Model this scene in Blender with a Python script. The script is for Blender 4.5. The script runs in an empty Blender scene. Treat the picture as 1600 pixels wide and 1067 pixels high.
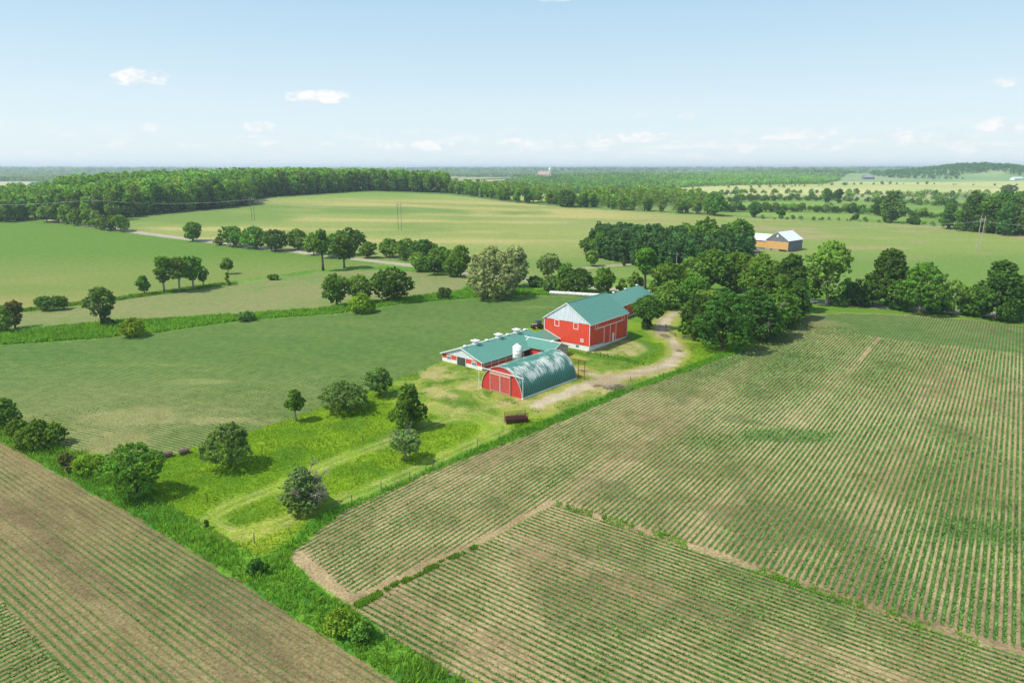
import bpy, math, random
import numpy as np
from math import radians, sin, cos, pi

# ------------------------------------------------------------------ camera, world, sun, exposure
scene = bpy.context.scene
COL = scene.collection
CAM_H = 45.0
FPX = 1066.7                                   # focal length in pixels of the 1600 px wide photograph (24 mm)
PITCH = math.atan((533.5 - 262.0) / FPX)
cam_d = bpy.data.cameras.new('camera'); cam_d.lens = 24.0; cam_d.sensor_width = 36.0
cam_d.clip_start = 0.5; cam_d.clip_end = 40000
cam = bpy.data.objects.new('camera', cam_d); COL.objects.link(cam)
cam.location = (0, 0, CAM_H); cam.rotation_euler = (pi / 2 - PITCH, 0, 0)
scene.camera = cam

SUN_EL = radians(56); SUN_DIR = np.array([-0.97, -0.24]); SUN_DIR = SUN_DIR / np.linalg.norm(SUN_DIR)
world = bpy.data.worlds.new('World'); scene.world = world; world.use_nodes = True
wn = world.node_tree.nodes; wl = world.node_tree.links; wn.clear()
w_out = wn.new('ShaderNodeOutputWorld'); w_bg = wn.new('ShaderNodeBackground'); w_sky = wn.new('ShaderNodeTexSky')
w_sky.sky_type = 'NISHITA'; w_sky.sun_disc = False; w_sky.sun_elevation = SUN_EL
w_sky.sun_rotation = math.atan2(SUN_DIR[0], SUN_DIR[1])
w_sky.altitude = 0; w_sky.air_density = 1.0; w_sky.dust_density = 0.7; w_sky.ozone_density = 2.0
w_bg.inputs['Strength'].default_value = 0.15
sun_d = bpy.data.lights.new('sun', 'SUN'); sun_d.energy = 3.05; sun_d.angle = radians(1.2); sun_d.color = (1.0, 0.95, 0.84)
sun = bpy.data.objects.new('sun', sun_d); COL.objects.link(sun)
import mathutils
sv = mathutils.Vector((SUN_DIR[0] * cos(SUN_EL), SUN_DIR[1] * cos(SUN_EL), sin(SUN_EL)))
sun.rotation_euler = sv.to_track_quat('Z', 'Y').to_euler()
scene.view_settings.view_transform = 'Standard'; scene.view_settings.look = 'None'
scene.view_settings.exposure = 0.90; scene.view_settings.gamma = 1.0; scene.view_settings.use_curve_mapping = False
scene.cycles.max_bounces = 6; scene.cycles.diffuse_bounces = 3; scene.cycles.glossy_bounces = 2
scene.cycles.transmission_bounces = 2; scene.cycles.volume_bounces = 0; scene.cycles.transparent_max_bounces = 4

KEXP = 2.0                                     # how bright a level sunlit white surface would read
def lin(c):
    c = c / 255.0
    return c / 12.92 if c <= 0.04045 else ((c + 0.055) / 1.055) ** 2.4
def A(r, g, b, k=None):                         # surface albedo of something that reads r,g,b in full sun
    k = k or KEXP
    return (min(lin(r) / k, .85), min(lin(g) / k, .85), min(lin(b) / k, .85))

# ------------------------------------------------------------------ node helpers
def val(nt, v):
    return v
class NT:
    def __init__(s, nt): s.nt = nt; s.n = nt.nodes; s.l = nt.links
    def node(s, t, **kw):
        n = s.n.new(t)
        for k, v in kw.items(): setattr(n, k, v)
        return n
    def put(s, sock, v):
        if hasattr(v, 'is_linked') or isinstance(v, bpy.types.NodeSocket): s.l.new(v, sock)
        elif isinstance(v, (tuple, list)) and len(v) == 3 and sock.type == 'RGBA': sock.default_value = (*v, 1)
        else: sock.default_value = v
    def math(s, op, a, b=None, c=None, clamp=False):
        n = s.node('ShaderNodeMath', operation=op); n.use_clamp = clamp
        s.put(n.inputs[0], a)
        if b is not None: s.put(n.inputs[1], b)
        if c is not None: s.put(n.inputs[2], c)
        return n.outputs[0]
    def vmath(s, op, a, b=None):
        n = s.node('ShaderNodeVectorMath', operation=op); s.put(n.inputs[0], a)
        if b is not None: s.put(n.inputs[1], b)
        return n.outputs['Value'] if op in ('DOT_PRODUCT', 'LENGTH', 'DISTANCE') else n.outputs[0]
    def mix(s, f, a, b, mode='MIX'):
        n = s.node('ShaderNodeMix', data_type='RGBA', blend_type=mode)
        s.put(n.inputs[0], f); s.put(n.inputs[6], a); s.put(n.inputs[7], b)
        return n.outputs[2]
    def ramp(s, x, lo, hi, a=0.0, b=1.0):
        n = s.node('ShaderNodeMapRange', interpolation_type='SMOOTHSTEP')
        s.put(n.inputs[0], x); s.put(n.inputs[1], lo); s.put(n.inputs[2], hi); s.put(n.inputs[3], a); s.put(n.inputs[4], b)
        return n.outputs[0]
    def noise(s, vec, scale, detail=2.0, rough=0.55, dim='3D'):
        n = s.node('ShaderNodeTexNoise', noise_dimensions=dim); s.put(n.inputs['Scale'], scale)
        n.inputs['Detail'].default_value = detail; n.inputs['Roughness'].default_value = rough
        if vec is not None: s.l.new(vec, n.inputs['Vector'])
        return n.outputs['Fac']
    def attr(s, name, out='Color'):
        n = s.node('ShaderNodeAttribute', attribute_name=name); return n.outputs[out]
    def pos(s): return s.node('ShaderNodeNewGeometry').outputs['Position']
    def obj(s): return s.node('ShaderNodeTexCoord').outputs['Object']
    def rgb_to_v(s, c, k):  # scale colour by k
        n = s.node('ShaderNodeVectorMath', operation='SCALE'); s.put(n.inputs[0], c); s.put(n.inputs[3], k); return n.outputs[0]

def new_mat(name):
    m = bpy.data.materials.new(name); m.use_nodes = True; m.node_tree.nodes.clear()
    t = NT(m.node_tree); out = t.node('ShaderNodeOutputMaterial'); return m, t, out

def paint(name, rgb, rough=0.6, var=0.12, scale=1.5, metal=0.0, dirt=None, bump=0.0, spec=0.3):
    """plain painted / weathered surface with procedural unevenness"""
    m, t, out = new_mat(name)
    b = t.node('ShaderNodeBsdfPrincipled'); v = t.obj()
    n1 = t.noise(v, scale, 4, .6); n2 = t.noise(v, scale * 7, 2, .6)
    f = t.math('ADD', t.math('MULTIPLY', n1, 0.7), t.math('MULTIPLY', n2, 0.3))
    k = t.ramp(f, .3, .7, 1 - var, 1 + var)
    c = t.rgb_to_v(rgb, k)
    if dirt: c = t.mix(t.ramp(t.noise(v, scale * .6, 5, .7), .55, .75, 0, .55), c, dirt)
    t.put(b.inputs['Base Color'], c); b.inputs['Roughness'].default_value = rough; b.inputs['Metallic'].default_value = metal
    b.inputs['Specular IOR Level'].default_value = spec
    if bump:
        bn = t.node('ShaderNodeBump'); bn.inputs['Strength'].default_value = bump; bn.inputs['Distance'].default_value = .05
        t.put(bn.inputs['Height'], n2); t.l.new(bn.outputs[0], b.inputs['Normal'])
    t.l.new(b.outputs[0], out.inputs['Surface'])
    return m

# ------------------------------------------------------------------ sky with small fair-weather clouds
def build_sky():
    t = NT(world.node_tree)
    tc = t.node('ShaderNodeTexCoord'); d = tc.outputs['Generated']
    sep = t.node('ShaderNodeSeparateXYZ'); t.l.new(d, sep.inputs[0])
    el = sep.outputs['Z']                                             # sine of the elevation
    az = t.math('ARCTAN2', sep.outputs['X'], sep.outputs['Y'])
    tint = t.mix(1.0, w_sky.outputs[0], (SKY_TINT[0], SKY_TINT[1], SKY_TINT[2]), 'MULTIPLY')
    # thin veil that pales the low sky
    veil = t.ramp(el, 0.25, 0.8, VEIL[0], VEIL[1])
    base = t.mix(veil, tint, t.mix(t.ramp(el, 0.0, 0.27), VEIL_COL, VEIL_TOP))
    cv = t.node('ShaderNodeCombineXYZ'); t.put(cv.inputs[0], t.math('MULTIPLY', az, 40.0)); t.put(cv.inputs[1], t.math('MULTIPLY', el, 78.0)); cv.inputs[2].default_value = 3.1
    n_edge = t.noise(cv.outputs[0], 1.1, 5, .58)
    total = None
    for (px, py, hw, hh, dens) in CLOUDS:
        vu, vv = (px - 800) / FPX, (533.5 - py) / FPX; fw, up = cos(PITCH) + vv * sin(PITCH), -sin(PITCH) + vv * cos(PITCH); a0 = math.atan2(vu, fw); e0 = up / math.sqrt(vu * vu + fw * fw + up * up)
        dx = t.math('MULTIPLY', t.math('SUBTRACT', az, a0), 1101.0 / (hw * 1.3))
        dy = t.math('MULTIPLY', t.math('SUBTRACT', el, e0), 1101.0 / (hh * 1.7))
        dyb = t.math('MAXIMUM', dy, t.math('MULTIPLY', dy, -1.9))      # flat bases
        r = t.math('ADD', t.math('MULTIPLY', dx, dx), t.math('MULTIPLY', dyb, dyb))
        q = t.math('ADD', t.math('SUBTRACT', 1.0, r), t.math('MULTIPLY', t.math('SUBTRACT', n_edge, .5), 3.2))
        q = t.ramp(q, 0.0, 1.0, 0.0, min(1, dens * 1.1))
        total = q if total is None else t.math('MAXIMUM', total, q)
    # far band of broken cumulus and faint wisps
    band = t.math('MULTIPLY', t.ramp(el, 0.006, 0.02), t.ramp(el, 0.030, 0.062, 1.0, 0.0))
    cv2 = t.node('ShaderNodeCombineXYZ'); t.put(cv2.inputs[0], t.math('MULTIPLY', az, 9.0)); t.put(cv2.inputs[1], t.math('MULTIPLY', el, 62.0)); cv2.inputs[2].default_value = 7.7
    nb = t.noise(cv2.outputs[0], 1.9, 7, .6)
    side = t.ramp(az, -0.45, 0.5, 0.55, 1.0)
    far = t.math('MULTIPLY', t.math('MULTIPLY', t.ramp(nb, .47, .62), band), t.math('MULTIPLY', side, .6))
    total = t.math('MAXIMUM', total, far)
    cloudcol = t.mix(t.ramp(n_edge, .35, .6), CLOUD_SH, CLOUD_HI)
    t.put(w_bg.inputs['Color'], t.mix(total, base, cloudcol))
    t.l.new(w_bg.outputs[0], w_out.inputs[0])
CLOUDS = [(218, 126, 27, 10, .9), (497, 154, 40, 8, .95), (232, 202, 12, 5, .5), (402, 200, 21, 6, .7), (427, 229, 16, 5, .6), (285, 229, 10, 4, .5),
          (192, 230, 14, 5, .5), (509, 231, 16, 5, .7), (600, 229, 28, 5, .65), (675, 230, 33, 7, .85), (807, 224, 25, 11, .75), (910, 227, 40, 6, .6), (955, 219, 38, 6, .8),
          (1000, 216, 22, 8, .85), (1030, 215, 14, 5, .6), (1077, 182, 18, 5, .55), (1105, 227, 20, 5, .6), (1160, 235, 22, 6, .6), (1215, 215, 24, 6, .75), (1262, 214, 26, 6, .7), (1290, 209, 14, 4, .6),
          (1390, 214, 33, 7, .8), (1435, 224, 25, 6, .65), (1578, 201, 30, 9, .9), (1570, 131, 22, 6, .7), (1255, 228, 18, 5, .5), (1510, 235, 26, 5, .5), (1565, 190, 14, 5, .5), (868, -2, 22, 5, .4), (1010, 181, 40, 4, .25)]
SKY_TINT = (1.25, 1.05, .85); VEIL = (0.93, 0.2); VEIL_COL = (2.65, 3.15, 3.4); VEIL_TOP = (1.5, 2.35, 3.05); CLOUD_SH = (2.8, 3.1, 3.3); CLOUD_HI = (3.6, 3.6, 3.6)
build_sky()

# ------------------------------------------------------------------ mesh helpers
def tag(o, label=None, cat=None, group=None, kind=None):
    if label: o['label'] = label
    if cat: o['category'] = cat
    if group: o['group'] = group
    if kind: o['kind'] = kind
    return o

def np_mesh(name, verts, faces, mats, col=None, attrs=None, matidx=None, smooth=False):
    """verts (n,3), faces (m,k) of one size k, or a list of such arrays"""
    me = bpy.data.meshes.new(name)
    if not isinstance(faces, list): faces = [faces]
    faces = [np.asarray(f, dtype=np.int32) for f in faces if len(f)]
    nl = sum(f.size for f in faces); nf = sum(len(f) for f in faces)
    me.vertices.add(len(verts)); me.vertices.foreach_set('co', np.ascontiguousarray(verts, dtype=np.float32).ravel())
    me.loops.add(nl); me.loops.foreach_set('vertex_index', np.concatenate([f.ravel() for f in faces]))
    tot = np.concatenate([np.full(len(f), f.shape[1], dtype=np.int32) for f in faces])
    st = np.concatenate([[0], np.cumsum(tot)[:-1]]).astype(np.int32)
    me.polygons.add(nf); me.polygons.foreach_set('loop_start', st); me.polygons.foreach_set('loop_total', tot)
    for m in (mats if isinstance(mats, (list, tuple)) else [mats]): me.materials.append(m)
    if matidx is not None: me.polygons.foreach_set('material_index', np.asarray(matidx, dtype=np.int32))
    if smooth: me.polygons.foreach_set('use_smooth', np.ones(nf, dtype=bool))
    me.update(calc_edges=True)
    for k, v in (attrs or {}).items():
        v = np.asarray(v, dtype=np.float32)
        if v.ndim == 1:
            a = me.attributes.new(k, 'FLOAT', 'POINT'); a.data.foreach_set('value', v)
        else:
            if v.shape[1] == 3: v = np.concatenate([v, np.ones((len(v), 1), np.float32)], 1)
            a = me.attributes.new(k, 'FLOAT_COLOR', 'POINT'); a.data.foreach_set('color', np.ascontiguousarray(v).ravel())
    return me

def link(name, me, parent=None):
    o = bpy.data.objects.new(name, me); COL.objects.link(o)
    if parent is not None: o.parent = parent
    return o

class MB:
    """collects boxes, prisms, bars, tubes and quads into one mesh"""
    def __init__(s): s.v = []; s.f = []
    def quad(s, *p):
        i = len(s.v); s.v += [tuple(map(float, q)) for q in p]; s.f.append(tuple(range(i, i + len(p)))); return s
    def box(s, x0, x1, y0, y1, z0, z1):
        i = len(s.v)
        s.v += [(x0, y0, z0), (x1, y0, z0), (x1, y1, z0), (x0, y1, z0), (x0, y0, z1), (x1, y0, z1), (x1, y1, z1), (x0, y1, z1)]
        s.f += [tuple(i + k for k in q) for q in ((0, 3, 2, 1), (4, 5, 6, 7), (0, 1, 5, 4), (1, 2, 6, 5), (2, 3, 7, 6), (3, 0, 4, 7))]; return s
    def prism(s, poly, d):
        """poly: list of 3-D points (closed outline), d: extrusion vector"""
        n = len(poly); i = len(s.v)
        s.v += [tuple(p) for p in poly] + [tuple(p[k] + d[k] for k in range(3)) for p in poly]
        s.f.append(tuple(i + k for k in reversed(range(n)))); s.f.append(tuple(i + n + k for k in range(n)))
        for k in range(n):
            k2 = (k + 1) % n; s.f.append((i + k, i + k2, i + n + k2, i + n + k))
        return s
    def tube(s, pts, rads, seg=8, cap=True):
        pts = [mathutils.Vector(p) for p in pts]
        if not hasattr(rads, '__len__'): rads = [rads] * len(pts)
        i0 = len(s.v); prev = None
        for k, p in enumerate(pts):
            d = (pts[min(k + 1, len(pts) - 1)] - pts[max(k - 1, 0)]).normalized()
            a = prev if prev is not None else (mathutils.Vector((1, 0, 0)) if abs(d.x) < .8 else mathutils.Vector((0, 1, 0)))
            a = (a - d * a.dot(d)).normalized(); prev = a; b = d.cross(a)
            for q in range(seg):
                t = 2 * pi * q / seg; w = p + (a * cos(t) + b * sin(t)) * rads[k]; s.v.append(tuple(w))
        for k in range(len(pts) - 1):
            for q in range(seg):
                q2 = (q + 1) % seg
                s.f.append((i0 + k * seg + q, i0 + k * seg + q2, i0 + (k + 1) * seg + q2, i0 + (k + 1) * seg + q))
        if cap:
            s.f.append(tuple(i0 + q for q in reversed(range(seg)))); s.f.append(tuple(i0 + (len(pts) - 1) * seg + q for q in range(seg)))
        return s
    def lathe(s, prof, seg=16, c=(0, 0)):
        i0 = len(s.v)
        for (r, z) in prof:
            for q in range(seg):
                t = 2 * pi * q / seg; s.v.append((c[0] + r * cos(t), c[1] + r * sin(t), z))
        for k in range(len(prof) - 1):
            for q in range(seg):
                q2 = (q + 1) % seg
                s.f.append((i0 + k * seg + q, i0 + k * seg + q2, i0 + (k + 1) * seg + q2, i0 + (k + 1) * seg + q))
        s.f.append(tuple(i0 + q for q in reversed(range(seg)))); s.f.append(tuple(i0 + (len(prof) - 1) * seg + q for q in range(seg)))
        return s
    def build(s, name, mat, parent=None, smooth=False, bevel=0):
        me = bpy.data.meshes.new(name); me.from_pydata(s.v, [], s.f); me.materials.append(mat); me.update()
        if smooth: me.polygons.foreach_set('use_smooth', [True] * len(me.polygons))
        return link(name, me, parent)

def empty(name, loc, rz=0.0, label=None, cat=None, group=None, sc=None):
    o = bpy.data.objects.new(name, None); COL.objects.link(o); o.location = loc; o.rotation_euler = (0, 0, rz); o.empty_display_size = .5
    if sc: o.scale = sc
    tag(o, label, cat, group); return o

# ------------------------------------------------------------------ terrain
def sst(a, b, x):
    t = np.clip((x - a) / (b - a), 0, 1); return t * t * (3 - 2 * t)
_rs = np.random.RandomState(5); _T = _rs.rand(257, 257)
def vnoise(x, y):
    xi = np.floor(x).astype(int); yi = np.floor(y).astype(int); fx = x - xi; fy = y - yi
    fx = fx * fx * (3 - 2 * fx); fy = fy * fy * (3 - 2 * fy); xi %= 256; yi %= 256
    a = _T[xi, yi]; b = _T[xi + 1, yi]; c = _T[xi, yi + 1]; d = _T[xi + 1, yi + 1]
    return (a * (1 - fx) + b * fx) * (1 - fy) + (c * (1 - fx) + d * fx) * fy
def fbm(x, y, s, o=4, seed=0):
    """about 0..1, feature size s metres"""
    t = 0; amp = .5; n = 0
    for k in range(o):
        t = t + amp * vnoise(x / s + 17.3 * k + seed * 7.1, y / s + 9.7 * k + seed * 3.3); n += amp; amp *= .5; s = s / 2.0
    return t / n
def hgt(x, y):
    x = np.asarray(x, float); y = np.asarray(y, float); r = np.hypot(x, y)
    h = 22 * np.exp(-(((x + 260) / 400) ** 2 + ((y - 800) / 300) ** 2)) * sst(290, 480, y)
    h = h + 42 * np.exp(-(((x - 1770) / 210) ** 2 + ((y - 2650) / 320) ** 2)) + 20 * np.exp(-(((x - 2300) / 500) ** 2 + ((y - 3000) / 500) ** 2))
    h = h + 22 * np.exp(-(((x - 1350) / 500) ** 2 + ((y - 3400) / 600) ** 2))
    h = h + 14 * np.exp(-(((x - 400) / 500) ** 2 + ((y - 2500) / 700) ** 2)) 
    far = sst(3500, 9500, r)
    h = h + far * (2 + 22 * fbm(x, y, 2600, 3, 3))
    return h
def ground_at(px, py):
    """the terrain point seen at a pixel of the 1600x1067 photograph"""
    u = (px - 800) / FPX; v = (533.5 - py) / FPX
    d = np.array([u, cos(PITCH) + v * sin(PITCH), -sin(PITCH) + v * cos(PITCH)])
    if d[2] >= -1e-4: d[2] = -1e-4
    t = 20.0
    for i in range(4000):
        p = d * t; z = CAM_H + p[2] - hgt(p[0], p[1])
        if z <= 0: break
        t += max(z * .6, .05) if z > .05 else .05
        if t > 20000: break
    lo, hi = t * .9 if z > 0 else t - max(1.0, t * .02), t
    for i in range(40):
        m = (lo + hi) / 2; p = d * m
        if CAM_H + p[2] - hgt(p[0], p[1]) > 0: lo = m
        else: hi = m
    p = d * hi
    return float(p[0]), float(p[1]), float(hgt(p[0], p[1]))
def px_m(px, py):
    """metres per photo pixel for an upright thing standing at that pixel"""
    x, y, z = ground_at(px, py)
    dep = cos(math.atan2(CAM_H - z, math.hypot(x, y)))
    c = y * cos(PITCH) + (CAM_H - z) * sin(PITCH)
    return c / FPX / (dep ** 0.5)
def poly_w(pts): return np.array([ground_at(*p)[:2] for p in pts])
def inside(P, x, y):
    r = np.zeros(x.shape, bool); n = len(P); j = n - 1
    bx0, by0 = P.min(0); bx1, by1 = P.max(0)
    m = (x >= bx0) & (x <= bx1) & (y >= by0) & (y <= by1); xs = x[m]; ys = y[m]; q = np.zeros(xs.shape, bool)
    for i in range(n):
        xi, yi = P[i]; xj, yj = P[j]
        if yi != yj:
            c = ((yi > ys) != (yj > ys)) & (xs < (xj - xi) * (ys - yi) / (yj - yi) + xi); q ^= c
        j = i
    r[m] = q; return r
def dist_line(P, x, y):
    d = np.full(x.shape, 1e9)
    for a, b in zip(P[:-1], P[1:]):
        ab = b - a; t = np.clip(((x - a[0]) * ab[0] + (y - a[1]) * ab[1]) / (ab @ ab), 0, 1)
        d = np.minimum(d, np.hypot(x - a[0] - t * ab[0], y - a[1] - t * ab[1]))
    return d
ROW = .74; TH = radians(36.0); UX, UY = sin(TH), cos(TH)       # the farm's grid: u runs along the lane, v across it
def uv(x, y): return x * UX + y * UY, x * UY - y * UX
def smooth_line(pts, n=8):
    """Catmull-Rom through photo points, returned as world points"""
    P = [np.array(p, float) for p in pts]; P = [P[0]] + P + [P[-1]]; out = []
    for i in range(1, len(P) - 2):
        for k in range(n):
            t = k / n; a, b, c, d = P[i - 1], P[i], P[i + 1], P[i + 2]
            out.append(.5 * ((2 * b) + (-a + c) * t + (2 * a - 5 * b + 4 * c - d) * t * t + (-a + 3 * b - 3 * c + d) * t ** 3))
    out.append(P[-2]); return np.array([ground_at(*q)[:2] for q in out])

# outlines of the fields (photo pixels, then turned into places on the ground)
R_EDGE = [(453, 869), (480, 845), (540, 797), (600, 772), (675, 737), (757, 706), (837, 675), (985, 612), (1060, 586), (1130, 560), (1160, 549), (1205, 522), (1245, 500), (1265, 492), (1330, 489), (1420, 493), (1500, 498), (1600, 509), (2200, 575)]
ZONES = {
 'hay': [(200, 358), (205, 341), (300, 332), (394, 323), (397, 312), (480, 306), (580, 300), (700, 304), (800, 317), (950, 329), (1100, 336), (1180, 341), (1300, 344), (1450, 352), (1600, 367), (2200, 420), (2200, 535), (1600, 482), (1300, 458), (1130, 440), (950, 432), (830, 445), (740, 436), (620, 411), (460, 391), (330, 377), (200, 361)],
 'F2': [(-300, 346), (0, 347), (60, 343), (200, 363), (330, 380), (460, 396), (600, 414), (590, 417), (500, 420), (430, 431), (330, 444), (180, 465), (0, 487), (-400, 525)],
 'F3': [(-400, 545), (0, 516), (180, 500), (380, 489), (510, 479), (650, 461), (720, 452), (745, 440), (715, 431), (640, 424), (590, 421), (500, 426), (430, 436), (330, 449), (180, 470), (0, 492), (-400, 530)],
 'F4': [(-172, 552), (0, 540), (150, 530), (250, 520), (380, 501), (520, 492), (640, 474), (780, 464), (860, 462), (945, 466), (845, 505), (690, 566), (600, 603), (470, 650), (395, 674), (300, 702), (262, 713), (180, 718), (110, 705), (0, 652)],
 'meadow': [(180, 716), (262, 712), (300, 701), (395, 673), (470, 649), (600, 602), (690, 565), (845, 504), (945, 465), (1010, 448), (1130, 440), (1300, 456), (1600, 480), (2200, 530), (2200, 575)] + list(reversed(R_EDGE[:-1])) + [(400, 868), (360, 845), (300, 810), (225, 770)],
 'ditch': [(-560, 318), (0, 652), (110, 706), (180, 717), (225, 770), (300, 810), (360, 845), (400, 868), (453, 869), (462, 885), (520, 935), (545, 946), (600, 990), (730, 1067), (1000, 1235), (860, 1220), (620, 1067), (430, 945), (330, 880), (200, 800), (0, 690), (-620, 318)],
 'R': R_EDGE + [(3200, 1560), (1598, 1025), (1353, 951), (1137, 875), (865, 788), (745, 853), (548, 946), (462, 884)],
 'R2': [(548, 947), (745, 854), (865, 789), (1137, 876), (1353, 952), (1598, 1026), (3200, 1561), (3200, 1900), (1500, 1900), (1000, 1235), (730, 1067), (600, 990)],
 'L': [(-640, 318), (0, 690), (200, 800), (330, 880), (430, 945), (620, 1067), (860, 1220), (1300, 1800), (-3000, 1800), (-3000, 700), (-1200, 420)],
 'L2': [(-3000, 760), (0, 936), (60, 1000), (112, 1067), (260, 1250), (500, 1800), (-3000, 1800)],
 'pasture': [(1110, 337), (1300, 343), (1450, 351), (1600, 366), (2200, 415), (2200, 318), (1600, 316), (1100, 308)],
 'yellow': [(1010, 304), (1080, 288), (1310, 284), (2200, 284), (2200, 312), (1600, 306), (1450, 302), (1100, 306)],
 'green2': [(1295, 284), (1320, 274), (1380, 268), (1600, 268), (2200, 270), (2200, 284)],
 'pale': [(-300, 284), (60, 284), (60, 292), (-300, 297)],
 'clear1': [(780, 309), (900, 303), (990, 296), (1000, 302), (900, 312), (820, 316)],
}
ZW = {k: poly_w(v) for k, v in ZONES.items()}
DRIVE = [smooth_line([(838, 634), (880, 616), (925, 600), (975, 588), (1030, 574), (1058, 556), (1052, 535), (1035, 518), (1037, 503), (1052, 491), (1085, 482)]), smooth_line([(902, 577), (925, 585), (950, 592)])]
ROAD = poly_w([(60, 341), (200, 361.5), (330, 378), (460, 393), (620, 412), (740, 427), (900, 447), (1050, 458), (1300, 474), (1600, 494), (2200, 540)])
SIDE = smooth_line([(900, 421), (945, 416), (985, 413), (1015, 411)])
TRACKS = [smooth_line([(322, 812), (365, 788), (430, 762), (520, 722), (600, 692), (670, 665), (700, 652), (675, 633)]),
          smooth_line([(322, 812), (345, 828), (380, 835), (430, 818), (520, 786), (600, 755), (690, 715), (745, 690), (785, 673), (770, 655), (735, 643), (700, 640), (680, 632)]),
          smooth_line([(700, 652), (745, 655), (765, 668), (748, 688)]), smooth_line([(676, 618), (700, 606), (740, 606), (752, 622), (800, 640), (838, 634)]), smooth_line([(700, 590), (735, 588), (748, 600)])]

# ------------------------------------------------------------------ ground: one polar sheet, cut into fields along shared edges
def crop_cover(zone, x, y):
    """how much of a field's rows is covered by leaves, 0..1"""
    u, v = uv(x, y); r = np.hypot(x, y)
    n = fbm(x, y, 34, 4, 1); n2 = fbm(u, v * 3, 22, 3, 2)
    if zone == 'R':
        c = .46 + .60 * (n - .5) + .45 * (n2 - .5)
        c = c + .22 * sst(150, 205, y) + .10 * sst(30, -20, v - .25 * u - 10)
        wx, wy = ground_at(1230, 680)[:2]; d = np.hypot((x - wx) / 9.5, (y - wy) / 3.8); c = c + .55 * sst(1.25, .5, d + .5 * (fbm(x, y, 3, 3, 8) - .5))
        wx, wy = ground_at(1120, 690)[:2]; d = np.hypot((x - wx) / 6, (y - wy) / 4); c = c + .28 * sst(1.4, .4, d + .5 * (fbm(x, y, 3, 3, 9) - .5))
        wx, wy = ground_at(1520, 830)[:2]; d = np.hypot((x - wx) / 8, (y - wy) / 3.6); c = c + .30 * sst(1.4, .4, d + .7 * (fbm(x, y, 3, 3, 10) - .5))
        lx_, ly_ = ground_at(1368, 533)[:2]; v0 = uv(lx_, ly_)[1]; c = c * (1 - .8 * sst(.7, .3, np.abs(v - v0)) * (fbm(x, y, 6, 2, 77) > .42) * sst(150, 190, np.hypot(x, y)))
    elif zone == 'R2': c = .60 + .6 * (n - .5) + .4 * (n2 - .5)
    elif zone == 'L': c = .33 + .5 * (n - .5) + .4 * (fbm(v, u * 4, 14, 3, 6) - .5)
    elif zone == 'L2': c = .55 + .3 * (n - .5)
    elif zone == 'F4':
        c = .56 + .45 * (n - .5) + .2 * (n2 - .5) + .20 * sst(120, 175, y) - .12 * sst(-20, -70, x) * sst(170, 130, y)
        for (px, py, a, b, k) in ((205, 650, 10, 5, .45), (180, 690, 5, 6, .45), (325, 596, 9, 2, .6), (350, 657, 9, 1.6, .7), (835, 480, 8, 3, .5), (215, 570, 16, 2, .35), (560, 505, 40, 5, .25), (450, 520, 40, 5, .2)):
            wx, wy = ground_at(px, py)[:2]; d = np.hypot((x - wx) / a, (y - wy) / b); c = c - k * sst(1.5, .3, d + .8 * (fbm(x, y, 5, 3, 4) - .5))
    else: c = .5 + 0 * x
    k = f4_coord(x, y) if zone == 'F4' else (u if zone in ('R2', 'L') else v); k = np.abs((k / (24 * ROW)) % 1 - .5) * 24 * ROW; c = c - .16 * sst(1.1, .5, np.abs(k - 1.1)) * (zone != 'L2')
    return np.clip(c, 0, 1)
def headland(x, y):
    """the turning strip at the top of the right field, planted the other way"""
    P = ZW.setdefault('head', poly_w([(1265, 492), (1330, 489), (1420, 493), (1500, 498), (1600, 509), (2200, 575), (2200, 680), (1600, 553), (1440, 535), (1370, 527), (1345, 520), (1330, 507)]))
    return inside(P, x, y)
LIN = lambda *c: np.array([A(*c)])
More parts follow.
